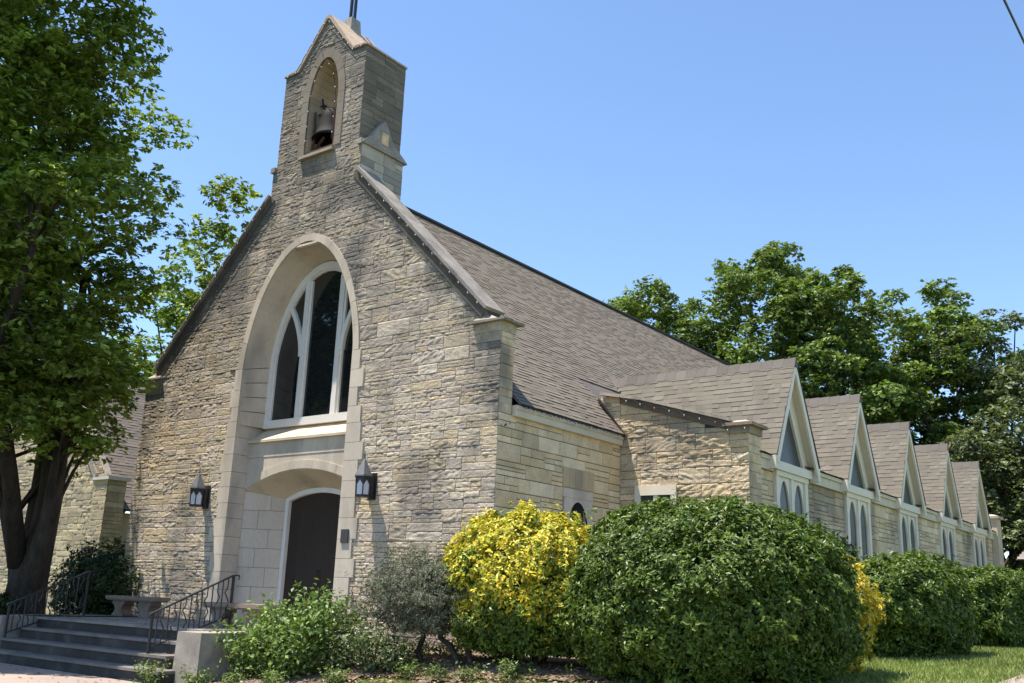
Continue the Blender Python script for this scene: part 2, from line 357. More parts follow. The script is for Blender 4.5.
fr = ashlar(rng, 0.5, 11.46, front_iv, (0.20, 0.44), (0.30, 1.05), 0.80)
front = stones('front_wall', fr, (0, 0, 0), (1, 0, 0), (0, 0, 1), (0, -1, 0), M['stone'], church, rng, front_clamp, front_keep, 0.0095, dark=front_dark)
def bell_iv(v0, v1):
    m = min(float(bell_half(v0)), float(bell_half(min(v1, BT-.01)))); h = 1.54; return [(CX-h, BC-m), (BC+m, CX+h)] if m > .05 else [(CX-h, CX+h)]
br = ashlar(rng, 11.46, 12.46, front_iv, (0.26, 0.40), (0.3, 0.8), 0.7)+ashlar(rng, 12.46, 15.04, bell_iv, (0.24, 0.38), (0.3, 0.7), 0.7)+ashlar(rng, 15.04, 16.35, front_iv, (0.22, 0.3), (0.3, 0.6), 0.7)
bell_gable = stones('bell_gable', br, (0, 0, 0), (1, 0, 0), (0, 0, 1), (0, -1, 0), M['stone'], church, rng, bell_clamp, bell_keep, 0.011, dark=bell_dark)
tag(bell_gable, 'grey weathered bell gable with pointed arch opening')
# wall cores (mortar) behind the stones
core = MB(); zz = np.arange(0.2, 11.46, 0.14)
for a, b in zip(zz[:-1], zz[1:]):
    ga, gb = [float(gable_half(q)) for q in (a, b-1e-4)]; ha, hb = [AH+.2 if q < 7.0 else float(arch_half(q-.1, AH+.17)) for q in (a, b)]
    if a < 10.1:
        core.hexa([(CX-ga, .012, a), (AC-ha, .012, a), (AC-ha, .42, a), (CX-ga, .42, a)], [(CX-gb, .012, b), (AC-hb, .012, b), (AC-hb, .42, b), (CX-gb, .42, b)])
        core.hexa([(AC+ha, .012, a), (CX+ga, .012, a), (CX+ga, .42, a), (AC+ha, .42, a)], [(AC+hb, .012, b), (CX+gb, .012, b), (CX+gb, .42, b), (AC+hb, .42, b)])
    else: core.hexa([(CX-ga, .012, a), (CX+ga, .012, a), (CX+ga, .42, a), (CX-ga, .42, a)], [(CX-gb, .012, b), (CX+gb, .012, b), (CX+gb, .42, b), (CX-gb, .42, b)])
core.build('wall_core', M['mortar'], church)
bcore = MB(); zz = np.concatenate((np.arange(10.3, 15.04, .12), [15.05], np.arange(15.08, 16.32, .08)))
for a, b in zip(zz[:-1], zz[1:]):
    ga, gb = [float(gable_half(max(q, 11.47))) for q in (a+1e-4, b-1e-4)]; ha, hb = float(bell_half(a))+.03, float(bell_half(b))+.03
    yb = 1.43 if a < 15.04 else 1.40
    if a > 12.5 and b < BT:
        bcore.hexa([(CX-ga, .012, a), (BC-ha, .012, a), (BC-ha, yb, a), (CX-ga, yb, a)], [(CX-gb, .012, b), (BC-hb, .012, b), (BC-hb, yb, b), (CX-gb, yb, b)])
        bcore.hexa([(BC+ha, .012, a), (CX+ga, .012, a), (CX+ga, yb, a), (BC+ha, yb, a)], [(BC+hb, .012, b), (CX+gb, .012, b), (CX+gb, yb, b), (BC+hb, yb, b)])
    else: bcore.hexa([(CX-ga, .012 if a > 11.46 else .42, a), (CX+ga, .012 if a > 11.46 else .42, a), (CX+ga, yb, a), (CX-ga, yb, a)], [(CX-gb, .012 if a > 11.46 else .42, b), (CX+gb, .012 if a > 11.46 else .42, b), (CX+gb, yb, b), (CX-gb, yb, b)])
bcore.build('bell_gable_core', M['mortar'], church)
# belfry right and left faces
PAL_GREY = [(0.20, 0.165, 0.125), (0.23, 0.19, 0.14), (0.165, 0.138, 0.108), (0.25, 0.205, 0.15)]
for sgn in (1, -1):
    rs = ashlar(rng, 12.36, 15.04, lambda a, b: [(0.0, 1.43)], (0.22, 0.36), (0.4, 0.9), .5)+ashlar(rng, 10.3, 12.36, lambda a, b: [(0.0, 1.45)], (0.25, 0.4), (0.4, 0.9), .4)
    x = CX+sgn*1.545
    stones('bell_gable_side', [r for r in rs if r[2] > 12.3], (x, 0, 0), (0, 1, 0), (0, 0, 1), (sgn, 0, 0), M['stone_flat'], church, rng, rough=.005, pal=PAL_GREY, proud=(0, .008))
    stones('bell_gable_base', [r for r in rs if r[2] < 12.3], (CX+sgn*1.665, 0, 0), (0, 1, 0), (0, 0, 1), (sgn, 0, 0), M['stone_flat'], church, rng, rough=.005, pal=[(.50, .43, .34), (.33, .285, .235), (.58, .50, .40)], proud=(0, .008))
    g = MB()                                                     # little gablet cap stone
    xo = CX+sgn*1.56; xp = CX+sgn*1.74
    prof = [(-.06, 12.30), (-.03, 12.37), (.22, 12.56), (.62, 13.12), (.69, 13.12), (1.02, 12.62), (1.40, 12.40), (1.54, 12.30)]
    g.hexa([(xo, y, z) for y, z in prof], [(xp, y, z) for y, z in prof], (.95, .9, .87)); gb_ = g.build('gablet', M['coping'], church)
    MB().box(min(xp, xp+sgn*.012), max(xp, xp+sgn*.012), .56, .80, 12.50, 12.80, (2.2, 1.7, 1.1)).build('gablet_panel', M['coping'], gb_)
    MB().box(xo-.12*(sgn < 0) - .02, xo+.12*(sgn > 0)+.02, -.07, -.002, 12.28, 12.42).build('gablet_return', M['coping'], gb_)
# bell opening: voussoirs, reveal, sill
vs = MB(); bp = [(x, z) for x, z in arch_path(BH, 12.5, BS, BT, 9, BC)]
def blocks_along(mb, path, w, y0, y1, rng, col=(1, 1, 1), maxlen=0.5, gap=.006, off=None):
    # voussoirs: walk a path and set one block per run of points
    P = [Vector(p) for p in path]; seg = []; acc = [P[0]]; L = 0
    dens = [P[0]]
    for a, b in zip(P[:-1], P[1:]):
        n = max(1, int((b-a).length/0.06)); dens += [a+(b-a)*(k/n) for k in range(1, n+1)]
    tot = sum((b-a).length for a, b in zip(dens[:-1], dens[1:])); nb = max(1, round(tot/maxlen)); per = tot/nb; cur = [dens[0]]; L = 0
    for a, b in zip(dens[:-1], dens[1:]):
        L += (b-a).length; cur.append(b)
        if L >= per-1e-6: seg.append(cur); cur = [b]; L -= per
    if len(cur) > 2: seg.append(cur)
    for s in seg:
        t = rng.uniform(.88, 1.08); q = [s[0]+(s[1]-s[0]).normalized()*gap/2]+s[1:-1]+[s[-1]-(s[-1]-s[-2]).normalized()*gap/2]
        mb.bar2(q, w, y0, y1, (col[0]*t, col[1]*t, col[2]*t), off=w/2 if off is None else off)
blocks_along(vs, bp, .24, -.03, .3, rng, (.42, .40, .38), .3)
vs.build('opening_surround', M['lime'], bell_gable)
rv = MB(); pth = arch_path(BH-.004, 12.5, BS, BT, 9, BC)
for (a, b) in zip(pth[:-1], pth[1:]):
    n = max(1, int(abs(b[1]-a[1])/.25))
    for k in range(n):
        p = (a[0]+(b[0]-a[0])*k/n, a[1]+(b[1]-a[1])*k/n); q = (a[0]+(b[0]-a[0])*(k+1)/n, a[1]+(b[1]-a[1])*(k+1)/n-.008); t = rng.uniform(.85, 1.05)
        rv.add([(p[0], .02, p[1]), (p[0], 1.42, p[1]), (q[0], 1.42, q[1]), (q[0], .02, q[1])], [(0, 1, 2, 3)], (.95*t, .84*t, .64*t))
rv.build('opening_reveal', M['lime'], bell_gable)
MB().hexa([(BC-.66, -.12, 12.36), (BC+.62, -.12, 12.36), (BC+.62, 1.4, 12.44), (BC-.66, 1.4, 12.44)], [(BC-.66, -.12, 12.44), (BC+.62, -.12, 12.44), (BC+.62, 1.4, 12.54), (BC-.66, 1.4, 12.54)], (1.2, 1.05, .9)).build('opening_sill', M['coping'], bell_gable)
# belfry roof
rf = MB(); ry0, ry1 = -.045, 1.46; half_prof = [(1.62, 15.03), (1.60, 15.14), (1.26, 15.17), (0.09, 16.36), (0, 16.40)]
full = [(CX-x, z) for x, z in half_prof]+[(CX+x, z) for x, z in half_prof[::-1][1:]]; low = [(CX+x, z-.10 if i else z-.02) for i, (x, z) in enumerate(half_prof)]
low = [(CX-x, z) for x, z in [(1.62, 15.03), (1.24, 15.06), (.06, 16.24)]]+[(CX+x, z) for x, z in [(.06, 16.24), (1.24, 15.06), (1.62, 15.03)]]
poly = full+low[::-1][1:-1]
def strip_prism(mb, top, bot, y0, y1, col=(1, 1, 1)):
    # top and bot: same number of (x, z) points
    for i in range(len(top)-1):
        a, b, c, d = top[i], top[i+1], bot[i+1], bot[i]
        mb.hexa([(p[0], y0, p[1]) for p in (d, c, b, a)], [(p[0], y1, p[1]) for p in (d, c, b, a)], col)
hp = [(1.575, 15.11), (1.07, 15.16), (0.10, 16.42), (0, 16.46)]; lp = [(1.575, 15.06), (1.03, 15.08), (.05, 16.32), (0, 16.36)]
tp = [(CX-x, z) for x, z in hp]+[(CX+x, z) for x, z in hp[::-1][1:]]; bt = [(CX-x, z) for x, z in lp]+[(CX+x, z) for x, z in lp[::-1][1:]]
strip_prism(rf, tp, bt, ry0, ry1); rf.build('bell_gable_roof', M['capmetal'], church)
cr = MB(); cr.hexa([(CX-.2, .58, 16.1), (CX+.2, .58, 16.1), (CX+.2, 1.0, 16.1), (CX-.2, 1.0, 16.1)], [(CX-.15, .63, 16.72), (CX+.15, .63, 16.72), (CX+.15, .95, 16.72), (CX-.15, .95, 16.72)])
cross_base = cr.build('cross_base', M['coping'], church)
ck = MB()
for dx in (-.08, .08): ck.box(CX+dx-.022, CX+dx+.022, .75, .83, 16.70, 19.2)
for dz in (-.08, .08): ck.box(CX-.7, CX+.7, .752, .828, 18.55+dz-.022, 18.55+dz+.022)
ck.build('cross', M['iron'], cross_base)
# rake copings
for sgn in (1, -1):
    cp = MB(); p0 = np.array((5.85, 7.40)); p1 = np.array((1.60, 11.62)); d = (p1-p0)/np.linalg.norm(p1-p0); nrm = np.array((d[1], -d[0]))*1.0
    nb = 5; Ltot = np.linalg.norm(p1-p0)
    for k in range(nb):
        a = p0+d*(Ltot*k/nb+.004); b = p0+d*(Ltot*(k+1)/nb-.004); t = rng.uniform(.85, 1.1)
        q = [a-nrm*.26, b-nrm*.26, b-nrm*.06, a-nrm*.06] if False else None
        up = np.array((-d[1], d[0])) if d[1] < 0 else np.array((d[1], -d[0])); up = up if up[1] > 0 else -up
        lo = [a-up*.20, b-up*.20, b+up*.0, a+up*.0]; hi = [a, b, b+up*.07, a+up*.07]
        cp.hexa([(CX+sgn*p[0], -.04, p[1]) for p in lo], [(CX+sgn*p[0], .46, p[1]) for p in lo], (.42*t, .38*t, .34*t))
        cp.hexa([(CX+sgn*p[0], -.11, p[1]) for p in hi], [(CX+sgn*p[0], .54, p[1]) for p in hi], (.85*t, .82*t, .79*t))
    cp.build('coping', M['coping'], church)
    kn = MB(); x0, x1 = sorted((CX+sgn*5.55, CX+sgn*6.28))
    kn.box(x0, x1, -.035, .45, 6.90, 7.10, (1.35, 1.2, .95)); kn.box(x0+.03, x1-.03 if sgn > 0 else x1, -.02, .44, 6.7, 6.9, (1.2, 1.1, .9))
    x0, x1 = sorted((CX+sgn*5.50, CX+sgn*6.40))
    kn.hexa([(x0, -.13, 7.10), (x1, -.13, 7.10), (x1, .58, 7.10), (x0, .58, 7.10)], [(x0, -.13, 7.16), (x1, -.13, 7.14), (x1, .58, 7.14), (x0, .58, 7.16)], (.85, .8, .74))
    xm0, xm1 = sorted((CX+sgn*5.55, CX+sgn*6.2))
    kn.hexa([(xm0, -.10, 7.16), (xm1, -.10, 7.15), (xm1, .54, 7.15), (xm0, .54, 7.16)], [((xm0+xm1)/2-sgn*.12-.2, .1, 7.34), ((xm0+xm1)/2-sgn*.12+.05, .1, 7.34), ((xm0+xm1)/2-sgn*.12+.05, .4, 7.34), ((xm0+xm1)/2-sgn*.12-.2, .4, 7.34)], (1.1, 1.05, 1.0))
    kn.build('kneeler', M['coping'], church)
# arched stone surround: voussoirs round the arch, stepped quoins below, splayed door reveals
sr = MB(); path = arch_path(AH, 7.0, 7.0, 10.05, 18)
blocks_along(sr, path, 0.19, -.04, .86, rng, (.94, .93, .90), .62)
z = 0.75; k = 0
for side in (-1, 1):
    z = 0.75; k = 0
    while z < 7.0-.05:
        h = min(rng.uniform(.36, .46), 7.0-z); h = 7.0-z if 7.0-z-h < .2 else h
        w = (.58 if k % 2 else .46) if z < 4.9 else (.42 if k % 2 else .27)
        if side < 0: w = w*.62+.10
        xa, xb = AC+side*AH, AC+side*(AH+w); y1 = .86 if z > 5.0 else .44; t = rng.uniform(.92, 1.06)
        sr.box(min(xa, xb), max(xa, xb), -.042, y1, z+.004, z+h-.004, (t*.98, t*.98, t*.97)); z += h; k += 1
surround = sr.build('stone_surround', M['lime'], church)
sp = MB()
for side in (-1, 1):                                             # splayed reveal beside the door
    z = .75; k = 0
    while z < 4.6:
        h = min(.46, 4.6-z); cut = .38 if k % 2 else .66
        A = np.array((AC+side*(AH+.02), .445)); B = np.array((AC+side*1.2, 1.10)); dd = (B-A)
        for (s0, s1) in ((0, cut), (cut, 1)):
            a = A+dd*s0+(dd/np.linalg.norm(dd))*.004; b = A+dd*s1-(dd/np.linalg.norm(dd))*.004; t = rng.uniform(.92, 1.06)
            q = [(a[0], a[1]), (b[0], b[1]), (b[0]+side*.3, b[1]+.35), (a[0]+side*.3, a[1]+.35)]
            sp.hexa([(p[0], p[1], z+.004) for p in q], [(p[0], p[1], z+h-.004) for p in q], (t, t*.98, t*.97))
        z += h; k += 1
# spandrel panel over the door with its segmental arch and vaulted soffit
def seg(hw, zs, zc, n=17): return [(AC+hw*s, zs+(zc-zs)*(1-s*s)) for s in np.linspace(-1, 1, n)]
fa = seg(AH, 3.98, 4.42)
for (p, q) in zip(fa[:-1], fa[1:]):
    sp.add([(p[0], .44, p[1]), (q[0], .44, q[1]), (q[0], .44, 4.78), (p[0], .44, 4.78)], [(0, 1, 2, 3)], (.97, .97, .97))
for i in range(4):
    xa = AC-AH+i*AH/2; sp.box(xa+.003, xa+AH/2-.003, .43, .60, 4.785, 5.16, [(1, 1, 1), (.95, .95, .95), (1.02, 1.02, 1), (.97, .97, .96)][i])
ba = seg(1.2, 3.80, 4.06); fa2 = seg(AH, 3.98, 4.42)
for i in range(len(fa)-1):
    t = 1.0
    sp.add([(fa2[i][0], .44, fa2[i][1]), (fa2[i+1][0], .44, fa2[i+1][1]), (ba[i+1][0], 1.12, ba[i+1][1]), (ba[i][0], 1.12, ba[i][1])], [(3, 2, 1, 0)], (1.0, .94, .82))
sp.build('door_reveal', M['lime'], surround)
ring = MB(); blocks_along(ring, [(x, z) for x, z in seg(AH-.005, 4.0, 4.44)], .20, .418, .5, rng, (.99, .98, .95), .8); ring.build('arch_ring', M['lime'], surround)
wr = MB(); A_ = arch_path(AH-.004, 5.58, 7.0, 10.045, 22); B_ = arch_path(1.83, 5.58, 7.2, 9.735, 22)
for i in range(len(A_)-1):                                        # splayed reveal from the wall face back to the window frame
    n = 4 if abs(A_[i+1][1]-A_[i][1]) > 1 else 1
    for k in range(n):
        f0, f1 = k/n, (k+1)/n; g1 = f1-(.012 if n > 1 or i % 3 == 0 else 0); L_ = lambda P, f: (P[i][0]+(P[i+1][0]-P[i][0])*f, P[i][1]+(P[i+1][1]-P[i][1])*f)
        a, b, c, d = L_(A_, f0), L_(A_, g1), L_(B_, g1), L_(B_, f0); t = .97+.05*((i//3+k) % 3)/2
        wr.add([(a[0], .004, a[1]), (b[0], .004, b[1]), (c[0], .80, c[1]), (d[0], .80, d[1])], [(0, 3, 2, 1)], (t, t*.98, t*.95))
wr.build('window_reveal', M['lime'], surround)
sl = MB(); sl.hexa([(AC-AH, .36, 5.15), (AC+AH, .36, 5.15), (AC+AH, .86, 5.16), (AC-AH, .86, 5.16)], [(AC-AH, .36, 5.21), (AC+AH, .36, 5.21), (AC+AH, .86, 5.58), (AC-AH, .86, 5.58)], (1.05, 1.0, .9))
sl.build('window_sill', M['lime'], surround)
# front door
dr = MB()
for i in range(12):
    xa = AC-1.1+i*2.2/12
    def dz(x): s = (x-AC)/1.2; return 3.80+.26*(1-s*s)-.1
    t = random.Random(i).uniform(.92, 1.08)
    dr.hexa([(xa+.001, 1.20, .86), (xa+2.2/12-.001, 1.20, .86), (xa+2.2/12-.001, 1.27, .86), (xa+.001, 1.27, .86)], [(xa+.001, 1.20, dz(xa)), (xa+2.2/12-.001, 1.20, dz(xa+2.2/12)), (xa+2.2/12-.001, 1.27, dz(xa+2.2/12)), (xa+.001, 1.27, dz(xa))], (t, t, t))
dr.box(AC-1.1, AC+1.1, 1.25, 1.29, .86, 3.9, (.4, .4, .4))
door = dr.build('front_door', M['door'], church)
df = MB(); df.bar2([(AC-1.14, .86)]+[(AC+1.14*s, 3.80+.20*(1-s*s)) for s in np.linspace(-1, 1, 15)]+[(AC+1.14, .86)], .12, 1.10, 1.26); df.build('door_frame', M['white2'], door)
hd = MB(); hd.tube([(AC+.1, 1.19, 1.75), (AC+.1, 1.13, 1.80), (AC+.1, 1.13, 2.05), (AC+.1, 1.19, 2.10)], .016); hd.build('handle', M['iron'], door)
# great front window
wf = MB(); wp = arch_path(1.80, 5.62, 7.2, 9.64, 16)
wf.bar2(wp, .19, .70, .88); wf.box(AC-1.895, AC+1.895, .69, .88, 5.565, 5.76)
wf.bar2([(AC-1.70, 5.74)]+[(AC-1.70*math.cos(a), 7.25+2.28*(math.sin(a)**2)**.6) for a in np.linspace(0, math.pi/2, 12)]+[(AC+1.70*math.cos(a), 7.25+2.28*(math.sin(a)**2)**.6) for a in np.linspace(math.pi/2, 0, 12)[1:]]+[(AC+1.70, 5.74)], .05, .74, .87)
for s in (-1, 1):
    wf.box(AC+s*.645-.13, AC+s*.645+.13, .745, .87, 5.7, 9.32); wf.box(AC+s*.645-.07, AC+s*.645+.07, .71, .76, 5.7, 9.36)
    br_ = [(AC+s*(.74+.62*t**1.8), 7.35+1.50*t) for t in np.linspace(0, 1, 9)]
    wf.bar2(br_, .12, .715, .865)
window = wf.build('arched_window', M['white2'], church)
gl = MB()
def pane(x0, x1, zfun, n=8):
    mb = MB(); xs_ = np.linspace(x0, x1, n+1)
    for a, b in zip(xs_[:-1], xs_[1:]): mb.add([(a, .80, 5.7), (b, .80, 5.7), (b, .80, zfun(b)), (a, .80, zfun(a))], [(0, 1, 2, 3)])
    return mb
def wtop(x):
    s = min(1, abs(x-AC)/1.85); return 7.2+2.36*((1-s*s)**.6)
for x0, x1 in ((AC-1.84, AC-.66), (AC-.66, AC+.66), (AC+.66, AC+1.84)):
    pane(x0, x1, wtop).build('pane', M['glass'], window)
# side wall of the nave between front and aisle wing
PAL_SIDE = [(0.76, 0.575, 0.345), (0.70, 0.52, 0.305), (0.78, 0.615, 0.41), (0.72, 0.55, 0.35), (0.80, 0.63, 0.415), (0.66, 0.50, 0.315)]
def side_dark(u, v): return np.clip((fbm(u*1.2, v*.5, 33)-.58)*2.2, 0, .45)
rects = ashlar(rng, 0.5, 2.0, lambda a, b: [(0.0, 4.71)], (.24, .38), (.35, 1.05), .55)+ashlar(rng, 2.0, 3.98, lambda a, b: [(0.0, 2.335), (3.485, 4.71)], (.24, .38), (.35, 1.05), .55)+ashlar(rng, 3.98, 5.22, lambda a, b: [(0.0, 4.71)] if a > 3.97 else [(0.0, 2.335), (3.485, 4.71)], (.24, .38), (.35, 1.05), .55)
def sw_keep(cu, cv, u0, u1, v0, v1): return True
stones('nave_side_wall', rects, (0, 0, 0), (0, 1, 0), (0, 0, 1), (1, 0, 0), M['stone_flat'], church, rng, keep=sw_keep, rough=.008, proud=(0, .009), pal=PAL_SIDE, dark=side_dark, gap=.015)
rects = ashlar(rng, 5.22, 6.92, lambda a, b: [(0.0, .42)], (.26, .40), (.2, .42), .6)
stones('parapet_return', rects, (0, 0, 0), (0, 1, 0), (0, 0, 1), (1, 0, 0), M['stone_flat'], church, rng, rough=.006, proud=(0, .012), pal=PAL_SIDE, dark=lambda u, v: np.clip((fbm(u*2, v*2, 3)-.42)*2.5, 0, .7))
c2 = MB(); c2.box(-.4, -.012, .43, 4.9, .2, 5.4); c2.box(-.4, -.012, 4.9, 30, .2, 6.2); c2.box(-12.5, -12.1, .43, 30, .2, 5.4); c2.box(-12.4, 0, 29.6, 30, .2, 6.3); c2.build('nave_core', M['mortar'], church)
sw = MB()
sw.box(-.02, .03, 2.32, 3.50, 3.785, 3.975)
for ya in (2.36, 3.32): sw.box(-.02, .028, ya, ya+.16, 2.0, 3.78)
for s in (-1, 1):
    p = [(2.92+s*.42*(math.cos(a)), 3.05+.66*math.sin(a)**1.2) for a in np.linspace(0, math.pi/2, 9)]
    for (a, b) in zip(p[:-1], p[1:]): sw.add([(.02, a[0], a[1]), (.02, b[0], b[1]), (.02, b[0], 3.79), (.02, a[0], 3.79)], [(0, 1, 2, 3)])
nw = sw.build('lancet_window', M['lime'], church)
MB().box(-.03, 0.004, 2.4, 3.44, 2.0, 3.8).build('pane', M['glass'], nw)
lint = MB()
for i in range(5): t = rng.uniform(.85, 1.1); lint.box(-.02, .027, 2.30+i*.25, 2.30+i*.25+.243, 4.0, 4.42, (.86*t, .76*t, .58*t))
lint.build('soldier_course', M['lime'], church)
fc = MB(); fc.box(.0, .10, .43, 4.66, 5.20, 5.42); fc.box(.02, .125, .44, 4.66, 5.34, 5.425); fc.build('eave_fascia', M['fascia'], church)
# nave roof
EZ, RZ = 5.45, 12.10; EXX = 0.17; sl_ = math.hypot(EXX-CX, RZ-EZ); sv_ = ((CX-EXX)/sl_, 0, (RZ-EZ)/sl_); nn_ = (-(sv_[2])*-1, 0, -sv_[0]); nn_ = (sv_[2], 0, -sv_[0])
rfr = shingles('nave_roof', (EXX, .50, EZ), (0, 1, 0), sv_, nn_, 29.6, sl_, M['shingle'], church, rng, lambda s: (0.0, 29.4 if s > 3.3 else (4.4 if s < 2.2 else 29.4)), .13, base=(.205, .172, .132), thick=.019)
bk = MB(); bk.add([(EXX, .44, EZ-.02), (EXX, 30, EZ-.02), (CX, 30, RZ-.02), (CX, .44, RZ-.02), (2*CX-EXX, .44, EZ-.02), (2*CX-EXX, 30, EZ-.02)], [(0, 1, 2, 3), (3, 2, 5, 4)], (.16, .135, .12))
bk.add([(0, 30, EZ), (-12.5, 30, EZ), (CX, 30, RZ-.05)], [(0, 1, 2)], (.3, .27, .2))
bk.box(CX-.11, CX+.11, 1.43, 29.95, RZ-.03, RZ+.035, (.10, .085, .075)); bk.build('roof_deck', M['shingle'], church)
# aisle wing: front wall with sloping coping and corner pier
def wing_top(x): return 6.42-.30*np.maximum(x, -.15)
def wing_iv(a, b): return [(0.0, 3.22)]
def wing_clamp(u, v): return u, np.minimum(v, wing_top(u))
rects = ashlar(rng, .5, 2.6, wing_iv, (.26, .42), (.4, 1.0), .6)+ashlar(rng, 2.6, 4.23, lambda a, b: [(0.0, .43), (1.47, 3.22)], (.26, .42), (.4, 1.0), .6)+ashlar(rng, 5.5, 6.6, lambda a, b: [(-.55, 0.0)], (.2, .3), (.25, .4), .5)+ashlar(rng, 4.23, 6.45, wing_iv, (.26, .42), (.4, 1.0), .6)
def wing_keep(cu, cv, u0, u1, v0, v1): return v0 < wing_top(min(u1, 3.2))-.02 and not (u0 > 2.7 and v0 > 5.32)
stones('wing_front_wall', rects, (0, 4.71, 0), (1, 0, 0), (0, 0, 1), (0, -1, 0), M['stone'], church, rng, wing_clamp, wing_keep, .015, pal=PAL_SIDE, dark=lambda u, v: np.clip((fbm(u*1.3, v*.8, 41)-.5)*2.0+np.clip((v-4.9)/2.2, 0, .3), 0, .6))
wc = MB(); wc.hexa([(-.4, 4.726, .3), (3.205, 4.725, .3), (3.205, 5.12, .3), (-.4, 5.12, .3)], [(-.4, 4.725, 6.45), (3.205, 4.725, 5.44), (3.205, 5.12, 5.44), (-.4, 5.12, 6.45)])
wc.box(-.2, 3.08, 5.12, 29.0, .3, 4.7); wc.build('wing_core', M['mortar'], church)
ww = MB(); ww.box(.42, 1.48, 4.665, 4.75, 4.02, 4.24); ww.box(.42, .56, 4.67, 4.75, 2.6, 4.02); ww.box(1.34, 1.48, 4.67, 4.75, 2.6, 4.02); ww.box(.90, 1.0, 4.68, 4.75, 2.6, 4.02)
www = ww.build('wing_window', M['white'], church); MB().box(.5, 1.4, 4.72, 4.74, 2.6, 4.1).build('pane', M['aisle_glass'], www)
rects = ashlar(rng, .5, 5.44, lambda a, b: [(0.0, .62)], (.26, .42), (.3, .62), .5)
stones('wing_pier_side', rects, (3.22, 4.71, 0), (0, 1, 0), (0, 0, 1), (1, 0, 0), M['stone_flat'], church, rng, rough=.006, pal=PAL_SIDE, proud=(0, .012), dark=lambda u, v: np.clip((fbm(u*2, v*2, 43)-.45)*2, 0, .5))
wcp = MB()
for i in range(3):
    xa, xb = -.52+i*1.12+.004, -.52+(i+1)*1.12-.004; t = rng.uniform(.9, 1.1); lo = [(x, wing_top(max(x, -.15))+.0) for x in (xa, xb)]
    wcp.hexa([(xa, 4.585, lo[0][1]), (xb, 4.585, lo[1][1]), (xb, 5.25, lo[1][1]), (xa, 5.25, lo[0][1])], [(xa, 4.585, lo[0][1]+.07), (xb, 4.585, lo[1][1]+.07), (xb, 5.25, lo[1][1]+.09), (xa, 5.25, lo[0][1]+.09)], (1.3*t, 1.2*t, 1.08*t))
    wcp.hexa([(max(xa, 0), 4.665, wing_top(max(xa, 0))-.2), (xb, 4.665, lo[1][1]-.2), (xb, 4.76, lo[1][1]-.2), (max(xa, 0), 4.76, wing_top(max(xa, 0))-.2)], [(max(xa, 0), 4.665, wing_top(max(xa, 0))-.002), (xb, 4.665, lo[1][1]-.002), (xb, 4.76, lo[1][1]-.002), (max(xa, 0), 4.76, wing_top(max(xa, 0))-.002)], (.5*t, .42*t, .36*t))
wcp.box(2.72, 3.26, 4.66, 5.37, 5.30, 5.46, (1.0, .86, .66)); wcp.box(2.66, 3.36, 4.57, 5.45, 5.462, 5.53, (.9, .75, .6))
wcp.hexa([(2.70, 4.62, 5.53), (3.32, 4.62, 5.53), (3.32, 5.4, 5.53), (2.70, 5.4, 5.53)], [(2.9, 4.82, 5.61), (3.12, 4.82, 5.61), (3.12, 5.2, 5.61), (2.9, 5.2, 5.61)], (1.35, 1.25, 1.1))
wcp.build('wing_coping', M['coping'], church)
flb = MB(); flb.hexa([(.20, 4.60, 5.40), (.04, 4.69, 5.36), (-.62, 4.69, 6.28), (-.46, 4.60, 6.22)], [(.20, 4.60, 5.46), (.04, 4.69, 5.60), (-.62, 4.69, 6.42), (-.46, 4.60, 6.30)]); flb.build('roof_flashing', M['flash'], church)
# aisle wall, lean-to roof and five dormers
AX = 3.10; D0, DS = 7.19, 4.787; WC, WH = .08, .98                 # window centre offset and half width
def aisle_iv(a, b):
    e = [5.33]; 
    for k in range(5): y = D0+k*DS+WC; e += [y-WH, y+WH]
    e.append(28.9); return [(e[i], e[i+1]) for i in range(0, len(e), 2)]
for (ya, yb) in aisle_iv(0, 0):
    rects = ashlar(rng, .5, 4.64, lambda a, b: [(ya, yb)], (.24, .38), (.35, 1.0), .55)
    stones('aisle_wall', rects, (AX, 0, 0), (0, 1, 0), (0, 0, 1), (1, 0, 0), M['stone_flat'], church, rng, rough=.005, proud=(0, .010), pal=PAL_SIDE, dark=lambda u, v: np.clip((fbm(u*.9, v*.7, 52)-.52)*2.6, 0, .6), gap=.015, cell=(.09, .07))
edges = [5.33]+sum([[D0+k*DS-1.12, D0+k*DS+1.20] for k in range(5)], [])+[29.2]
for i in range(0, len(edges), 2):
    af = MB(); af.box(AX-.02, AX+.10, edges[i], edges[i+1], 4.64, 4.858); af.box(AX-.0, AX+.15, edges[i], edges[i+1], 4.86, 4.955); af.build('aisle_fascia', M['fascia'], church)
lt = math.hypot(3.6, 1.05)
re_ = [5.26]+sum([[D0+k*DS-.95, D0+k*DS+.95] for k in range(5)], [])+[29.0]
for i in range(0, len(re_), 2):
    ya, yb = re_[i], re_[i+1]
    shingles('aisle_roof', (AX+.20, ya, 4.965), (0, 1, 0), (-3.6/lt, 0, 1.05/lt), (1.05/lt, 0, 3.6/lt), yb-ya, lt, M['shingle'], church, rng, lambda s: (0, yb-ya), .16, base=(.180, .158, .125))
    MB().add([(AX+.19, ya, 4.955), (AX+.19, yb, 4.955), (-.5, yb, 6.0), (-.5, ya, 6.0)], [(0, 1, 2, 3)], (.15, .13, .11)).build('aisle_roof_deck', M['shingle'], church)
RXF, DZ, DZ0, DHW = AX+.30, 7.46, 4.98, 1.38                        # roof front, apex height, foot height, half width
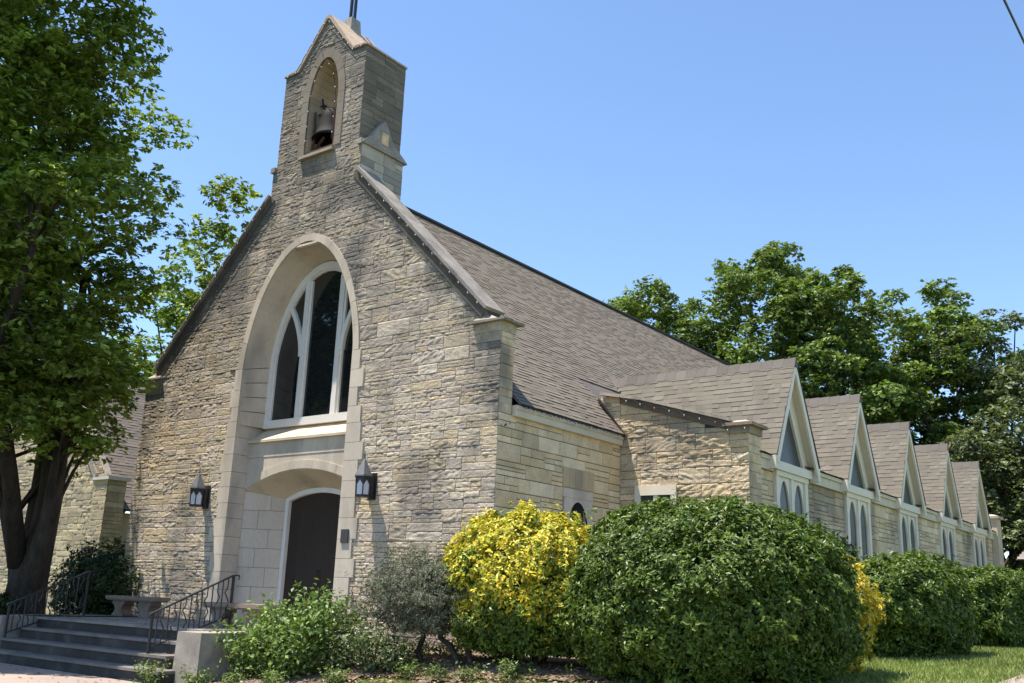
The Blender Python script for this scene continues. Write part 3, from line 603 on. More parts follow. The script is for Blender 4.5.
def make_dormer(y):
    ds = math.hypot(DHW, DZ-DZ0); VV = []; parts_ = []
    for sgn in (-1, 1):
        up = np.array((0, -sgn*DHW/ds, (DZ-DZ0)/ds)); nr = np.array((0, sgn*(DZ-DZ0)/ds, DHW/ds))
        o = shingles('dormer', (RXF, y+sgn*DHW, DZ0), (-1, 0, 0), up, nr, 6, ds, M['shingle'], None, random.Random(7+sgn), lambda s: (0, 2.6+2.6*s/ds), .15, base=(.180, .158, .125), thick=.016)
        parts_.append(o)
    # join the two slopes and a ridge cap into one mesh
    V_, F_, C_ = [], [], []
    for o in parts_:
        n = len(o.data.vertices); v = np.empty(n*3, np.float32); o.data.vertices.foreach_get('co', v); b = sum(len(q) for q in V_); V_.append(v.reshape(-1, 3))
        l = np.empty(len(o.data.loops), np.int32); o.data.loops.foreach_get('vertex_index', l); F_.append(l.reshape(-1, 4)+b)
        c = np.empty(len(o.data.polygons)*4, np.float32); o.data.attributes['tint'].data.foreach_get('color', c); C_.append(c.reshape(-1, 4)[:, :3])
        me = o.data; bpy.data.objects.remove(o); bpy.data.meshes.remove(me)
    cap = MB()
    rr = random.Random(3)
    for i in range(18):
        xa = RXF+.01-i*.29; t = rr.uniform(.85, 1.1)*.17
        cap.hexa([(xa, y-.13, DZ-.20), (xa-.3, y-.13, DZ-.205), (xa-.3, y+.13, DZ-.205), (xa, y+.13, DZ-.20)], [(xa, y-.02, DZ+.045), (xa-.3, y-.02, DZ+.03), (xa-.3, y+.02, DZ+.03), (xa, y+.02, DZ+.045)], (t, t*.87, t*.76))
    b = sum(len(q) for q in V_); V_.append(np.array(cap.v, np.float32)); F_.append(np.array(cap.f, np.int32)+b); C_.append(np.array(cap.c))
    o = mesh_np('dormer', np.concatenate(V_), np.concatenate(F_), M['shingle'], church, np.concatenate(C_))
    # gable front: rake boards projecting forward, soffits, posts, tracery
    g = MB(); sl2 = (DZ-DZ0)/DHW
    for s in (-1, 1):
        A = (y+s*(DHW+.0), DZ0-.10); B = (y, DZ-.03); n2 = np.array((s*(DZ-DZ0), DHW))/ds
        def off(p, q): return (p[0]-n2[0]*q, p[1]-n2[1]*q)
        # outer rake board
        a, b_ = off(A, .03), off(B, .03); a2, b2 = off(A, .19), (y, off(B, .19)[1]-.22)
        b_ = (y, b_[1]-.0); 
        g.hexa([(RXF-.07, p[0], p[1]) for p in (a, b_, b2, a2)], [(RXF-.012, p[0], p[1]) for p in (a, b_, b2, a2)])
        # soffit slab running back to the wall
        a3, b3 = off(A, .07), (y, B[1]-.16)
        g.hexa([(AX-.02, p[0], p[1]) for p in (a, b_, b3, a3)], [(RXF-.07, p[0], p[1]) for p in (a, b_, b3, a3)])
        # inner frame board on the wall plane
        a4, b4 = off(A, .10), (y, B[1]-.20); a5, b5 = off(A, .42), (y, B[1]-.98)
        g.hexa([(AX-.02, p[0], p[1]) for p in (a4, b4, b5, a5)], [(AX+.06, p[0], p[1]) for p in (a4, b4, b5, a5)])
        # foot block of the rake
        g.box(AX-.01, RXF-.02, y+s*DHW-.13 if s > 0 else y+s*DHW-.02, y+s*DHW+.02 if s > 0 else y+s*DHW+.13, DZ0-.32, DZ0-.02)
    g.box(AX-.02, AX+.16, y+WC-WH-.12, y+WC+WH+.12, 4.70, 4.90)          # transom
    g.box(AX-.02, AX+.10, y+WC-WH-.02, y+WC+WH+.02, 4.58, 4.70)
    gf = g.build('gable_frame', M['white'], o)
    gp = MB().add([(AX+.0, y-1.2, 4.88), (AX+.0, y+1.2, 4.88), (AX+.0, y, 6.9)], [(0, 1, 2)]); gp.build('gable_pane', M['aisle_glass'], o)
    l = MB(); yc = y+WC
    for s in (-1, 0, 1):
        w = .17 if s else .15; l.box(AX-.04, AX+.08, yc+s*(WH-.085)-w/2, yc+s*(WH-.085)+w/2, .7, 4.6)
    for q in (-1, 1):
        c = yc+q*.445; hw = .32
        for s in (-1, 1):
            p = [(c+s*hw*math.cos(a), 3.72+.78*math.sin(a)**1.25) for a in np.linspace(0, math.pi/2, 9)]+[(c, 4.58)]
            for (a, b2) in zip(p[:-1], p[1:]):
                if abs(a[0]-b2[0]) < 1e-6: continue
                l.hexa([(AX-.03, a[0], a[1]), (AX-.03, b2[0], b2[1]), (AX-.03, b2[0], 4.6), (AX-.03, a[0], 4.6)], [(AX+.045, a[0], a[1]), (AX+.045, b2[0], b2[1]), (AX+.045, b2[0], 4.6), (AX+.045, a[0], 4.6)])
            x_ = c+s*(hw+.02); l.box(AX-.03, AX+.045, x_-.035, x_+.035, .7, 4.6)
    l.box(AX-.04, AX+.10, yc-WH, yc+WH, .9, 1.05)
    lw = l.build('lancet_frame', M['white'], o)
    MB().add([(AX+.005, yc-WH+.05, 1.0), (AX+.005, yc+WH-.05, 1.0), (AX+.005, yc+WH-.05, 4.58), (AX+.005, yc-WH+.05, 4.58)], [(0, 1, 2, 3)]).build('lancet_pane', M['aisle_glass'], o)
    return o
dorm = make_dormer(D0)
for k in range(1, 5):
    c = copy_tree(dorm, church); c.location = dorm.location+Vector((0, k*DS, 0))
# end pier of the aisle
ep = MB(); ep.box(2.6, 3.36, 28.95, 29.7, .4, 5.5, (.62, .51, .37)); ep.box(2.52, 3.46, 28.87, 29.8, 5.5, 5.6, (.5, .42, .33)); ep.hexa([(2.55, 28.9, 5.6), (3.43, 28.9, 5.6), (3.43, 29.77, 5.6), (2.55, 29.77, 5.6)], [(2.8, 29.2, 5.68), (3.2, 29.2, 5.68), (3.2, 29.5, 5.68), (2.8, 29.5, 5.68)], (.6, .54, .45))
ep.build('end_pier', M['stone_flat'], church)

# ------------------------------------------------------------------ the bell
bell = empty('church_bell', (-6.32, .42, 12.9), 'black church bell hanging in the arched opening of the bell gable', 'bell')
bprof = [(.0, .78), (.16, .77), (.24, .70), (.27, .52), (.30, .30), (.35, .12), (.43, .0), (.40, .0), (.32, .12), (.2, .5), (0, .55)]
MB().lathe([(r*1.15, z*1.12) for r, z in bprof], (-6.26, .42, 12.98), 20).build('bell_body', M['bronze'], bell, True)
yk = MB(); yk.box(-6.66, -5.78, .36, .48, 13.74, 13.86); yk.tube([(-6.5, .42, 13.8), (-6.58, .36, 14.0), (-6.62, .33, 14.25)], .03); yk.tube([(-6.62, .3, 14.02), (-6.4, .3, 13.96)], .03); yk.tube([(-6.66, .3, 13.78), (-6.40, .3, 13.66)], .03)
yk.build('yoke', M['iron'], bell)
fr_ = MB()
for yy in (.16, .72):
    for s in (-1, 1): fr_.tube([(-6.24+s*.42, yy, 12.5), (-6.24+s*.36, yy, 13.0), (-6.24+s*.40, yy, 13.78)], .035)
    fr_.tube([(-6.68, yy, 12.54), (-5.76, yy, 12.54)], .04); fr_.tube([(-6.66, yy, 12.56), (-6.2, yy, 12.96)], .04)
fr_.build('stand', M['rust'], bell)

# ------------------------------------------------------------------ wall lanterns
def lantern(x, z0, label):
    y = -.30; t = empty('wall_lantern', (x, y, z0), label, 'lantern', 'lanterns on the church front'); hx = [(math.cos(math.pi/3*k+.3), math.sin(math.pi/3*k+.3)) for k in range(6)]
    f = MB()
    for k in range(6): f.tube([(x+hx[k][0]*.155, y+hx[k][1]*.155, z0+.02), (x+hx[k][0]*.175, y+hx[k][1]*.175, z0+.42)], .014, 5)
    f.lathe([(0, 0), (.17, 0), (.175, .045), (.16, .05), (0, .05)], (x, y, z0), 6, ph=.3); f.lathe([(.19, .40), (.20, .45), (.17, .46), (.165, .40), (.19, .40)], (x, y, z0), 6, ph=.3)
    for k in range(6):                                            # little pointed heads on the panes
        a, b = hx[k], hx[(k+1) % 6]; r = .172
        p = lambda s, zz: (x+(a[0]*(1-s)+b[0]*s)*r, y+(a[1]*(1-s)+b[1]*s)*r, z0+zz)
        for s0, s1 in ((0, .5), (1, .5)): f.add([p(s0, .41), p(s1, .41), p(s1, .36), p(s0, .24)], [(0, 1, 2, 3)])
    f.build('frame', M['iron'], t)
    MB().lathe([(.150, .03), (.165, .42)], (x, y, z0), 6, ph=.3).build('panes', M['frost'], t)
    MB().lathe([(.215, .435), (.205, .465), (.015, .83), (0, .84)], (x, y, z0), 6, ph=.3).build('cap', M['lead'], t)
    MB().tube([(x, y, z0+.82), (x, y, z0+.98)], [.018, .004], 5).build('finial', M['iron'], t)
    b = MB(); b.box(x-.07, x+.09, y+.15, -.005, z0+.02, z0+.46); b.box(x-.10, x+.12, -.045, -.004, z0-.04, z0+.54); b.build('bracket', M['iron'], t)
lantern(-9.17, 3.54, 'iron hexagonal wall lantern left of the church doorway, above the stone bench')
lantern(-3.36, 3.60, 'iron hexagonal wall lantern right of the church doorway, above the dark plaque')
tag(MB().box(-4.16, -3.94, -.075, -.044, 2.66, 2.95).build('wall_plaque', M['plaque']), 'small dark plaque fixed to the pale stone right of the doorway', 'plaque')

# ------------------------------------------------------------------ porch, steps, cheek walls, rails, benches
steps = empty('entrance_steps', (-7, -3.9, 0), 'weathered concrete entrance steps, risers darkened as shade, with low cheek walls before the church door', 'steps')
PZ = .86
p_ = MB(); p_.box(-11.45, -3.98, -3.40, -.05, .05, PZ, (1.05, 1.0, .95)); p_.box(-10.0, -3.98, -3.42, -3.395, .05, PZ-.05, (.22, .21, .2)); p_.box(-3.98, -3.03, -3.2, -.05, .05, PZ-.02, (1.2, 1.15, 1.05)); p_.box(-8.3, -4.3, -.05, 1.25, .05, PZ-.003, (1.15, 1.1, 1.05))  # thin front sheet of the porch carries the same painted riser shade
p_.build('porch_slab', M['step'], steps)
for i, (yy, zt) in enumerate(((-4.55, .20), (-4.18, .42), (-3.80, .64))):
    sb = MB(); xa = -10.0 if i else -10.3; xb = -3.98 if i else -3.62; x = xa
    while x < xb-.01:
        w = min(rng.uniform(1.4, 1.9), xb-x); t = rng.uniform(.85, 1.1); sb.box(x+.003, x+w-.003, yy+.03, -3.43+.001*i, zt-.24, zt-.05, (.22*t, .21*t, .20*t)); sb.box(x+.003, x+w-.003, yy, -3.425+.001*i, zt-.05, zt, (.8*t, .76*t, .73*t)); x += w  # risers tinted dark to paint in tree shade, nosings kept lighter
    sb.build('step', M['step'], steps)
sb = MB(); sb.box(-10.0, -3.98, -3.46, -3.41, PZ-.05, PZ+.002, (1.1, 1.05, 1)); sb.build('porch_nosing', M['step'], steps)
for x0, x1 in ((-3.72, -3.0), (-10.75, -10.03)):
    MB().hexa([(x0, -4.22, .0), (x1, -4.22, .0), (x1, -.06, .0), (x0, -.06, .0)], [(x0+.02, -4.2, PZ+.0), (x1-.02, -4.2, PZ+.0), (x1-.02, -.06, PZ+.0), (x0+.02, -.06, PZ+.0)], (1.35, 1.28, 1.15)).build('cheek_wall', M['step'], steps)
def railing(x, label):
    t = empty('handrail', (x, -3.3, .4), label, 'handrail', 'iron handrails of the entrance steps')
    y0, z0, y1, z1 = -4.12, 1.12, -2.40, 1.86
    MB().tube([(x, y0, .40), (x, y0, z0)], .032, 6).build('post', M['iron'], t); MB().tube([(x, y1, .84), (x, y1, z1)], .032, 6).build('post', M['iron'], t)
    rl = MB(); rl.hexa([(x-.025, y0-.06, z0-.03), (x+.025, y0-.06, z0-.03), (x+.025, y1, z1), (x-.025, y1, z1)], [(x-.025, y0-.06, z0+.0), (x+.025, y0-.06, z0+.0), (x+.025, y1, z1+.03), (x-.025, y1, z1+.03)]); rl.box(x-.025, x+.025, y1, y1+.12, z1, z1+.03); rl.tube([(x, y1+.12, z1+.015), (x, y1+.15, z1-.03), (x, y1+.12, z1-.07)], .013)
    rl.build('top_rail', M['iron'], t)
    MB().tube([(x, y0, .52), (x, y1, 1.10)], .016, 5).build('bottom_rail', M['iron'], t)
    n = 15
    for i in range(1, n):
        f = i/n; yy = y0+(y1-y0)*f; zt = z0+(z1-z0)*f; zb = .52+.58*f
        if i % 2: pth = [(x, yy, zb), (x, yy, zt)]
        else:
            m_ = (zb+zt)/2; s = .055*(1 if (i//2) % 2 else -1); pth = [(x, yy, zb), (x, yy, m_-.2), (x, yy+s, m_-.1), (x, yy+.01, m_), (x, yy-s, m_+.1), (x, yy, m_+.2), (x, yy, zt)]
        MB().tube(pth, .013, 5).build('baluster', M['iron'], t)
railing(-4.65, 'black iron stair handrail beside the square cheek block and rose bush')
railing(-9.95, 'black iron stair handrail on the shaded side of the steps below the large tree')
def bench(cx, cy, L, label):
    t = empty('stone_bench', (cx, cy, PZ), label, 'bench', 'stone benches on the porch')
    s = MB(); s.box(cx-L/2, cx+L/2, cy-.22, cy+.22, PZ+.40, PZ+.48, (1.1, 1.1, 1.1)); s.box(cx-L/2+.03, cx+L/2-.03, cy-.19, cy+.19, PZ+.37, PZ+.40, (.9, .9, .9)); s.build('seat', M['bench'], t)
    for q in (-1, 1):
        prof = [(.17, 0), (.19, .05), (.13, .09), (.10, .17), (.13, .24), (.19, .30), (.20, .37)]; c = cx+q*L*.27; l = MB()
        for (a, za), (b, zb) in zip(prof[:-1], prof[1:]):
            l.hexa([(c-a*1.3, cy-.14, PZ+za), (c+a*1.3, cy-.14, PZ+za), (c+a*1.3, cy+.14, PZ+za), (c-a*1.3, cy+.14, PZ+za)], [(c-b*1.3, cy-.14, PZ+zb), (c+b*1.3, cy-.14, PZ+zb), (c+b*1.3, cy+.14, PZ+zb), (c-b*1.3, cy+.14, PZ+zb)])
        l.build('leg', M['bench'], t)
bench(-10.15, -.95, 2.05, 'brown stone bench on the porch under the left wall lantern')
bench(-4.55, -2.25, 1.9, 'brown stone bench half hidden behind the green rose bush')

# ------------------------------------------------------------------ leaves
def leaves(name, C, Nr, size, m, parent, seed, pal, aspect=.45, droop=.25, jit=.7, var=.3, shade=None, fold=.18, T=None):
    g = np.random.default_rng(seed); n = len(C); Nr = Nr+g.normal(0, jit, (n, 3)); Nr /= np.linalg.norm(Nr, axis=1, keepdims=True)+1e-9
    t = g.normal(0, 1, (n, 3)) if T is None else T.copy(); t[:, 2] -= droop; t -= (t*Nr).sum(1, keepdims=True)*Nr; t /= np.linalg.norm(t, axis=1, keepdims=True)+1e-9
    b = np.cross(Nr, t); sz = (size*g.uniform(.65, 1.3, n))[:, None]
    p0 = C-t*sz*.5; p2 = C+t*sz*.5; p1 = C+b*sz*aspect*.5+Nr*sz*fold*.5; p3 = C-b*sz*aspect*.5+Nr*sz*fold*.5
    V = np.stack([p0, p1, p2, p3], 1).reshape(-1, 3); F = np.arange(4*n).reshape(-1, 4)
    pal = np.array(pal); c = pal[g.integers(0, len(pal), n)]*g.uniform(1-var, 1+var, (n, 1))
    if shade is not None: c = shade(C, c, g)
    return mesh_np(name, V, F, m, parent, c)
def clump_points(g, centers, radii, per, squash=.75):
    n = len(centers); idx = np.repeat(np.arange(n), per); d = g.normal(0, 1, (len(idx), 3)); d /= np.linalg.norm(d, axis=1, keepdims=True)
    r = radii[idx]*g.uniform(.0, 1, len(idx))**(1/2.2); P = centers[idx]+d*r[:, None]*np.array((1, 1, squash)); return P, d, idx
def limbs(mb, base, trunk_top, tips, r0, g, r_tip=.03, n=7):
    base, trunk_top = Vector(base), Vector(trunk_top)
    for tip in tips:
        tip = Vector(tip); mid = trunk_top.lerp(tip, .5)+Vector((g.normal(0, .3), g.normal(0, .3), g.normal(.2, .3)))
        mb.tube([trunk_top-Vector((0, 0, .3)), trunk_top.lerp(mid, .5)+Vector((g.normal(0, .12), g.normal(0, .12), 0)), mid, mid.lerp(tip, .5), tip], [r0, r0*.75, r0*.5, r0*.28, r_tip], n)
PAL_TREE = [(.145, .22, .030), (.195, .28, .040), (.255, .34, .058), (.11, .17, .026), (.32, .40, .085)]
PAL_FAR = [(.130, .195, .044), (.165, .235, .053), (.20, .27, .070), (.10, .155, .037)]
PAL_OAK = [(.12, .15, .068), (.155, .19, .085), (.19, .225, .11), (.09, .115, .052)]
def sprigs(g, cen, rr, tips, per, leaf, squash=.65):
    # twig tips in the upper, outer part of every clump, each with a whorl of leaves
    n = len(cen); idx = np.repeat(np.arange(n), tips); d = g.normal(0, 1, (len(idx), 3)); d[:, 2] += .35; d /= np.linalg.norm(d, axis=1, keepdims=True)
    q = cen[idx]+d*(rr[idx]*g.uniform(.35, 1, len(idx))**.6)[:, None]*np.array((1, 1, squash)); tip_tone = g.uniform(.75, 1.25, len(idx)); ci = np.repeat(idx, per)  # random leaf tone for each twig tip
    T = g.normal(0, 1, (len(ci), 3))*np.array((1, 1, .35)); T /= np.linalg.norm(T, axis=1, keepdims=True); P = np.repeat(q, per, 0)+T*leaf*.62+g.normal(0, leaf*.12, T.shape)
    return P, np.repeat(d, per, 0)*.35+np.array((0, 0, .8)), T, np.repeat(tip_tone, per)*g.uniform(.78, 1.22, n)[ci]
def tree(name, label, base, H, rad, seed, pal, leaf, nclump, per, group=None, crown0=.3, cat='tree', m=None, trunk_r=.3, lean=(0, 0), cr=(.13, .25)):
    g = np.random.default_rng(seed); base = np.array(base, float); t = empty(name, base, label, cat, group)
    cz0, cz1 = base[2]+H*crown0, base[2]+H
    cen = []
    while len(cen) < nclump:
        q = g.uniform(-1, 1, 3); k = np.linalg.norm(q)
        if k > 1 or k < .35 or (k > .7 and g.random() < .35): continue
        wz = 1.0-.25*max(0, q[2])
        cen.append((base[0]+lean[0]+q[0]*rad*wz, base[1]+lean[1]+q[1]*rad*wz, (cz0+cz1)/2+q[2]*(cz1-cz0)/2))
    cen = np.array(cen); rr = g.uniform(*cr, nclump)*rad
    P, N, T, tip_tone = sprigs(g, cen, rr, max(4, per//5), 6, leaf*.9); leaves('crown', P, N, leaf, m or M['farleaf'], t, seed+1, pal, .6, .25, .45, .24, shade=lambda C, c, gg: c*tip_tone[:, None], T=T)
    mb = MB(); top = (base[0]+lean[0]*.4, base[1]+lean[1]*.4, base[2]+H*crown0*1.05)
    mb.tube([base+np.array((0, 0, -.2)), base+np.array((lean[0]*.1, lean[1]*.1, H*.1)), top], [trunk_r*1.25, trunk_r, trunk_r*.75], 9)
    limbs(mb, base, top, cen[g.choice(nclump, min(nclump, 16), False)], trunk_r*.55, g)
    mb.build('trunk', M['bark'], t)
    return t
# ---- the large tree on the left: several stems, deep leafy crown
def big_tree():
    base = np.array((-12.5, -2.5, .25)); t = empty('broadleaf_tree', base, 'large leafy tree with dark forked trunk beside the shaded steps', 'tree'); g = np.random.default_rng(4); cen = []
    away = np.array((-.888, .459)); lat = np.array((.459, .888))       # away from the road, along it
    def shades_front(p):                                          # would this clump throw its shadow on the sunlit church front?
        for dy in (-1.0, -.5, 0, .5, 1.0):
            y = p[1]+dy
            if y < 0:
                k = -y/(-SUN_TO.y); hx, hz = p[0]-SUN_TO.x*k, p[2]-SUN_TO.z*k
                if -13.2 < hx < 1 and hz > 2.2: return True
        return False
    def reach(h): return float(np.interp(h, [4, 5.5, 8, 11, 13, 16, 20, 24], [.8, 1.1, 2.3, 3.4, 3.5, 2.6, 1.4, .4]))
    while len(cen) < 860:
        q = g.uniform(-1, 1, 3); k = np.linalg.norm(q)
        if k > 1 or k < .30: continue
        h = 12.6+q[2]*10.5; p2 = base[:2]+away*(q[0]*5.2)+lat*(-2.4+q[1]*6.0); p = np.array((p2[0], p2[1], h)); side = (p2-base[:2])@lat
        if h < 4.9 or side > reach(h) or shades_front(p) or (p[1] > -1.2 and p[0] > -12.9): continue
        cen.append(p)
    for k in range(60):
        p = np.array((*(base[:2]+away*g.uniform(-4, 1)+lat*g.uniform(-5.5, 1.0)), g.uniform(4.9, 7.6)))
        if not shades_front(p): cen.append(p)
    for k in range(24):                                            # shaggy sprays reaching out on the church side
        h = g.uniform(6, 13.5); p = np.array((*(base[:2]+away*g.uniform(-1.5, 2.0)+lat*(reach(h)+g.uniform(-.3, .55))), h))
        if not shades_front(p): cen.append(p)
    for q in ((-9.6, -5.3, 8.0), (-8.6, -5.6, 8.8), (-9.2, -6.4, 9.4), (-10.4, -6.0, 7.4), (-7.9, -5.9, 9.8), (-8.4, -5.0, 10.2), (-10.9, -5.2, 8.8)): cen.append(np.array(q))
    cen = np.array(cen); rr = g.uniform(.55, 1.15, len(cen)); P, N, T, tip_tone = sprigs(g, cen, rr, 38, 7, .17)
    leaves('crown', P, N, .19, M['leaf'], t, 5, PAL_TREE, .55, .25, .40, .22, shade=lambda C, c, gg: c*tip_tone[:, None], T=T)
    mb = MB(); b = base
    mb.tube([b+(-.08, 0, -.3), b+(-.03, 0, .3), b+(.0, 0, .9), b+(.05, 0, 1.6), b+(.05, .05, 2.3), b+(0, .1, 2.9)], [.82, .58, .48, .43, .32, .10], 16)
    stems = [([(.1, 0, .7), (.34, -.05, 1.7), (.85, -.15, 2.8), (1.2, -.3, 4.3), (1.3, -.4, 6.2), (1.2, -.4, 9)], .31), ([(-.02, .1, .8), (-.02, .25, 3.5), (-.1, .1, 6.2), (-.5, -.5, 10), (-1.2, -1.4, 15)], .37),
             ([(-.15, 0, .7), (-.42, -.05, 1.7), (-1.05, -.15, 2.8), (-1.7, -.4, 4.3), (-2.8, -.5, 7), (-3.8, -.8, 11)], .31), ([(.0, -.3, 1.7), (.3, -1.0, 3.8), (1.2, -2.0, 5.6), (2.6, -2.7, 7.2), (3.8, -3.0, 8.4)], .24), ([(-.3, .1, 1.6), (-.8, .3, 4), (-1.8, .6, 8)], .26)]
    for pts, r in stems:
        P3 = [b+np.array(q) for q in pts]; n = len(P3); mb.tube(P3, [r*(1-.72*i/(n-1)) for i in range(n)], 10)
        for j in range(2, n):
            near = cen[np.argsort(np.linalg.norm(cen-P3[j], axis=1))[:9]]
            for q in near:
                if np.linalg.norm(q-P3[j]) < 2.6: mb.tube([P3[j], (P3[j]+q)/2+np.array((0, 0, .2)), q], [.07, .045, .012], 5)
    mb.build('trunk', M['bark'], t, True)
big_tree()
tree('background_tree', 'bright green tree rising behind the left slope of the church gable', (-30.6, 13.5, .5), 18.4, 5.0, 21, PAL_TREE, .27, 120, 190, crown0=.20, lean=(.6, 0))
# ---- trees behind the church on the right
G = 'trees behind the church'
tree('background_tree', 'tall tree just behind the church roof ridge, leftmost of the row on the right', (-19.0, 41, 0), 23.0, 6.4, 31, PAL_FAR, .33, 150, 190, G)
tree('background_tree', 'tallest tree behind the first aisle gable, second in the row', (-12.2, 43, 0), 25.2, 6.8, 32, PAL_FAR, .33, 168, 190, G)
tree('background_tree', 'full green tree with a pointed top behind the second aisle gable', (-7.2, 41, 0), 22.6, 4.8, 33, PAL_FAR, .33, 130, 190, G, crown0=.2)
tree('background_tree', 'dark lower tree filling the gap just above the first aisle gable', (-12.0, 36, 0), 15.0, 6.0, 34, PAL_FAR, .33, 139, 190, G, crown0=.12)
tree('background_tree', 'broad round topped tree above the third aisle gable', (-4.2, 50, 0), 23.2, 6.0, 35, PAL_FAR, .33, 150, 190, G, crown0=.2)
tree('background_tree', 'grey green tree right of the round topped tree', (.6, 47, 0), 19.6, 5.2, 36, PAL_OAK, .28, 85, 210, G, crown0=.15)
tree('background_tree', 'dark grey green oak overhanging the far end of the aisle at the right edge', (6.6, 38, 0), 15.2, 5.6, 37, PAL_OAK, .28, 110, 210, G, crown0=.18)
tree('background_tree', 'low dark oak standing directly behind the fourth and fifth aisle gables', (.5, 38.5, 0), 11.6, 4.6, 38, PAL_OAK, .28, 90, 210, G, crown0=.15)
tree('background_tree', 'green tree between the round topped tree and the grey green tree', (-2.0, 46, 0), 21.4, 5.0, 41, PAL_FAR, .33, 100, 190, G, crown0=.15)

# ------------------------------------------------------------------ hedges and shrubs
PAL_HEDGE = [(.075, .130, .018), (.100, .160, .021), (.130, .190, .026), (.055, .098, .016), (.165, .225, .034)]
PAL_GOLD = [(.72, .58, .055), (.78, .65, .08), (.64, .53, .055), (.40, .44, .05), (.34, .42, .05), (.76, .60, .05)]
def bush(name, label, c, rad, n, leaf, pal, seed, m, group=None, cat='bush', power=2.6, lump=.10, shade=None, aspect=.42, stems=7, depth=.5, zcut=None, core=True, sprig=6, shoots=.035, hole=.40):
    g = np.random.default_rng(seed); c = np.array(c, float); rad = np.array(rad, float); gz0 = float(ground_z(c[0], c[1])); t = empty(name, (c[0], c[1], gz0), label, cat, group)
    ns = n//sprig; d = g.normal(0, 1, (ns*2, 3)); d /= np.linalg.norm(d, axis=1, keepdims=True)
    def surf(d):
        k = (np.abs(d[:, 0])**power+np.abs(d[:, 1])**power+np.abs(d[:, 2])**power)**(-1/power)
        th = np.arctan2(d[:, 1], d[:, 0]); l = 1+lump*(fbm(th*2.2+9, d[:, 2]*2.6+5, seed)-.5)*2+lump*.9*(vnoise(th*5+3, d[:, 2]*6+8, seed+7)-.5)*2+lump*.35*(vnoise(th*12+3, d[:, 2]*13+8, seed+5)-.5)*2
        return d*(k*l)[:, None]
    s = surf(d); u = g.uniform(0, 1, len(d))**1.8*depth/rad.mean(); P = c+s*rad*(1-u)[:, None]
    thin = fbm(P[:, 0]*2.7+P[:, 2]*1.9, P[:, 1]*2.7-P[:, 2]*2.3, seed+3, 3); keep = (P[:, 2] > ground_z(P[:, 0], P[:, 1])+.05) & ((thin > hole) | (g.uniform(0, 1, len(P)) < .30))
    if zcut is not None: keep &= P[:, 2] > zcut
    shoot = g.uniform(0, 1, len(P)) < shoots; P = np.where(shoot[:, None], c+s*rad*g.uniform(1.02, 1.13, len(P))[:, None], P)     # stray shoots
    P = P[keep][:ns]; nd = (s/rad)[keep][:ns]; nd /= np.linalg.norm(nd, axis=1, keepdims=True)
    nd = np.repeat(nd, sprig, 0); T = g.normal(0, .85, nd.shape)+nd*.40+np.array((0, 0, .15)); T /= np.linalg.norm(T, axis=1, keepdims=True); P = np.repeat(P, sprig, 0)+T*leaf*.5+g.normal(0, leaf*.12, nd.shape)
    leaves('foliage', P, nd*.8+np.array((0, 0, .45)), leaf, m, t, seed+1, pal, aspect, 0, .45, .3, shade=shade, T=T)
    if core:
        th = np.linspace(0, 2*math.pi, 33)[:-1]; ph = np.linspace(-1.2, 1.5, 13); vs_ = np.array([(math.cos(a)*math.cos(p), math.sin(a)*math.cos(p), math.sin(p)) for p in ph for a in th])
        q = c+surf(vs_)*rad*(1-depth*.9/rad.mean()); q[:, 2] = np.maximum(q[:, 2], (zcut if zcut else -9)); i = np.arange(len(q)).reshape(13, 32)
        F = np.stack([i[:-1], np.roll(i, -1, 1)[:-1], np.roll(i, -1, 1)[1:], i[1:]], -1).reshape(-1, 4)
        # inner mass of the bush, coloured dark for the shade among its leaves
        mesh_np('inner_shade', q, F, M['innershade'], t)
    mb = MB()
    for k in range(stems):
        a = 2*math.pi*k/stems+g.uniform(-.3, .3); r1 = rad[:2]*g.uniform(.3, .55); p1 = np.array((c[0]+math.cos(a)*r1[0], c[1]+math.sin(a)*r1[1], c[2]-rad[2]*.1)); b0 = np.array((c[0]+math.cos(a)*.25, c[1]+math.sin(a)*.25, gz0-.05))
        mb.tube([b0, (b0+p1)/2+g.normal(0, .08, 3), p1], [.045, .035, .02], 5)
    if stems: mb.build('stems', M['twig'], t)
    return t
M['innershade'] = mat('inner_leaf_shade', (.035, .06, .018), .9, 0, .4, 6, .4, 25, .05, 12)  # dark base colour holds the shade inside the bushes
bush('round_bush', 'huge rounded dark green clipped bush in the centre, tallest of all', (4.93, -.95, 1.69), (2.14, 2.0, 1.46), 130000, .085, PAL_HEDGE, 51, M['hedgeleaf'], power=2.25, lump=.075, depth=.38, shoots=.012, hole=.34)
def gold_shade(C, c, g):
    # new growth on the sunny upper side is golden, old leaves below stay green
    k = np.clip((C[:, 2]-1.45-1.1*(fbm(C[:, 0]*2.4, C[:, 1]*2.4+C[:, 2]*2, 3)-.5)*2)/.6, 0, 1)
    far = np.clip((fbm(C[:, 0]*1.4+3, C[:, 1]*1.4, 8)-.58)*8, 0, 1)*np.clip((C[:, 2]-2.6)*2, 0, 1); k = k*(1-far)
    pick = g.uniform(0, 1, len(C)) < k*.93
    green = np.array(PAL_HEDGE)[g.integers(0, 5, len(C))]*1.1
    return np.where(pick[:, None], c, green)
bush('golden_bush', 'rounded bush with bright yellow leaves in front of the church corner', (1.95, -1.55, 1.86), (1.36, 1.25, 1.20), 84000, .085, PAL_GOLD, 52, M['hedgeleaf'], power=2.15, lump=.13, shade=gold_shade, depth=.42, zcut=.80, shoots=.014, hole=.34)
bush('golden_bush', 'yellow bush mostly hidden behind the right side of the huge green bush', (5.72, 1.2, 1.60), (.95, 1.3, 1.0), 36000, .085, [(.62, .47, .04), (.70, .54, .05), (.52, .42, .045), (.36, .34, .05)], 53, M['hedgeleaf'], power=2.2, lump=.14, depth=.35)
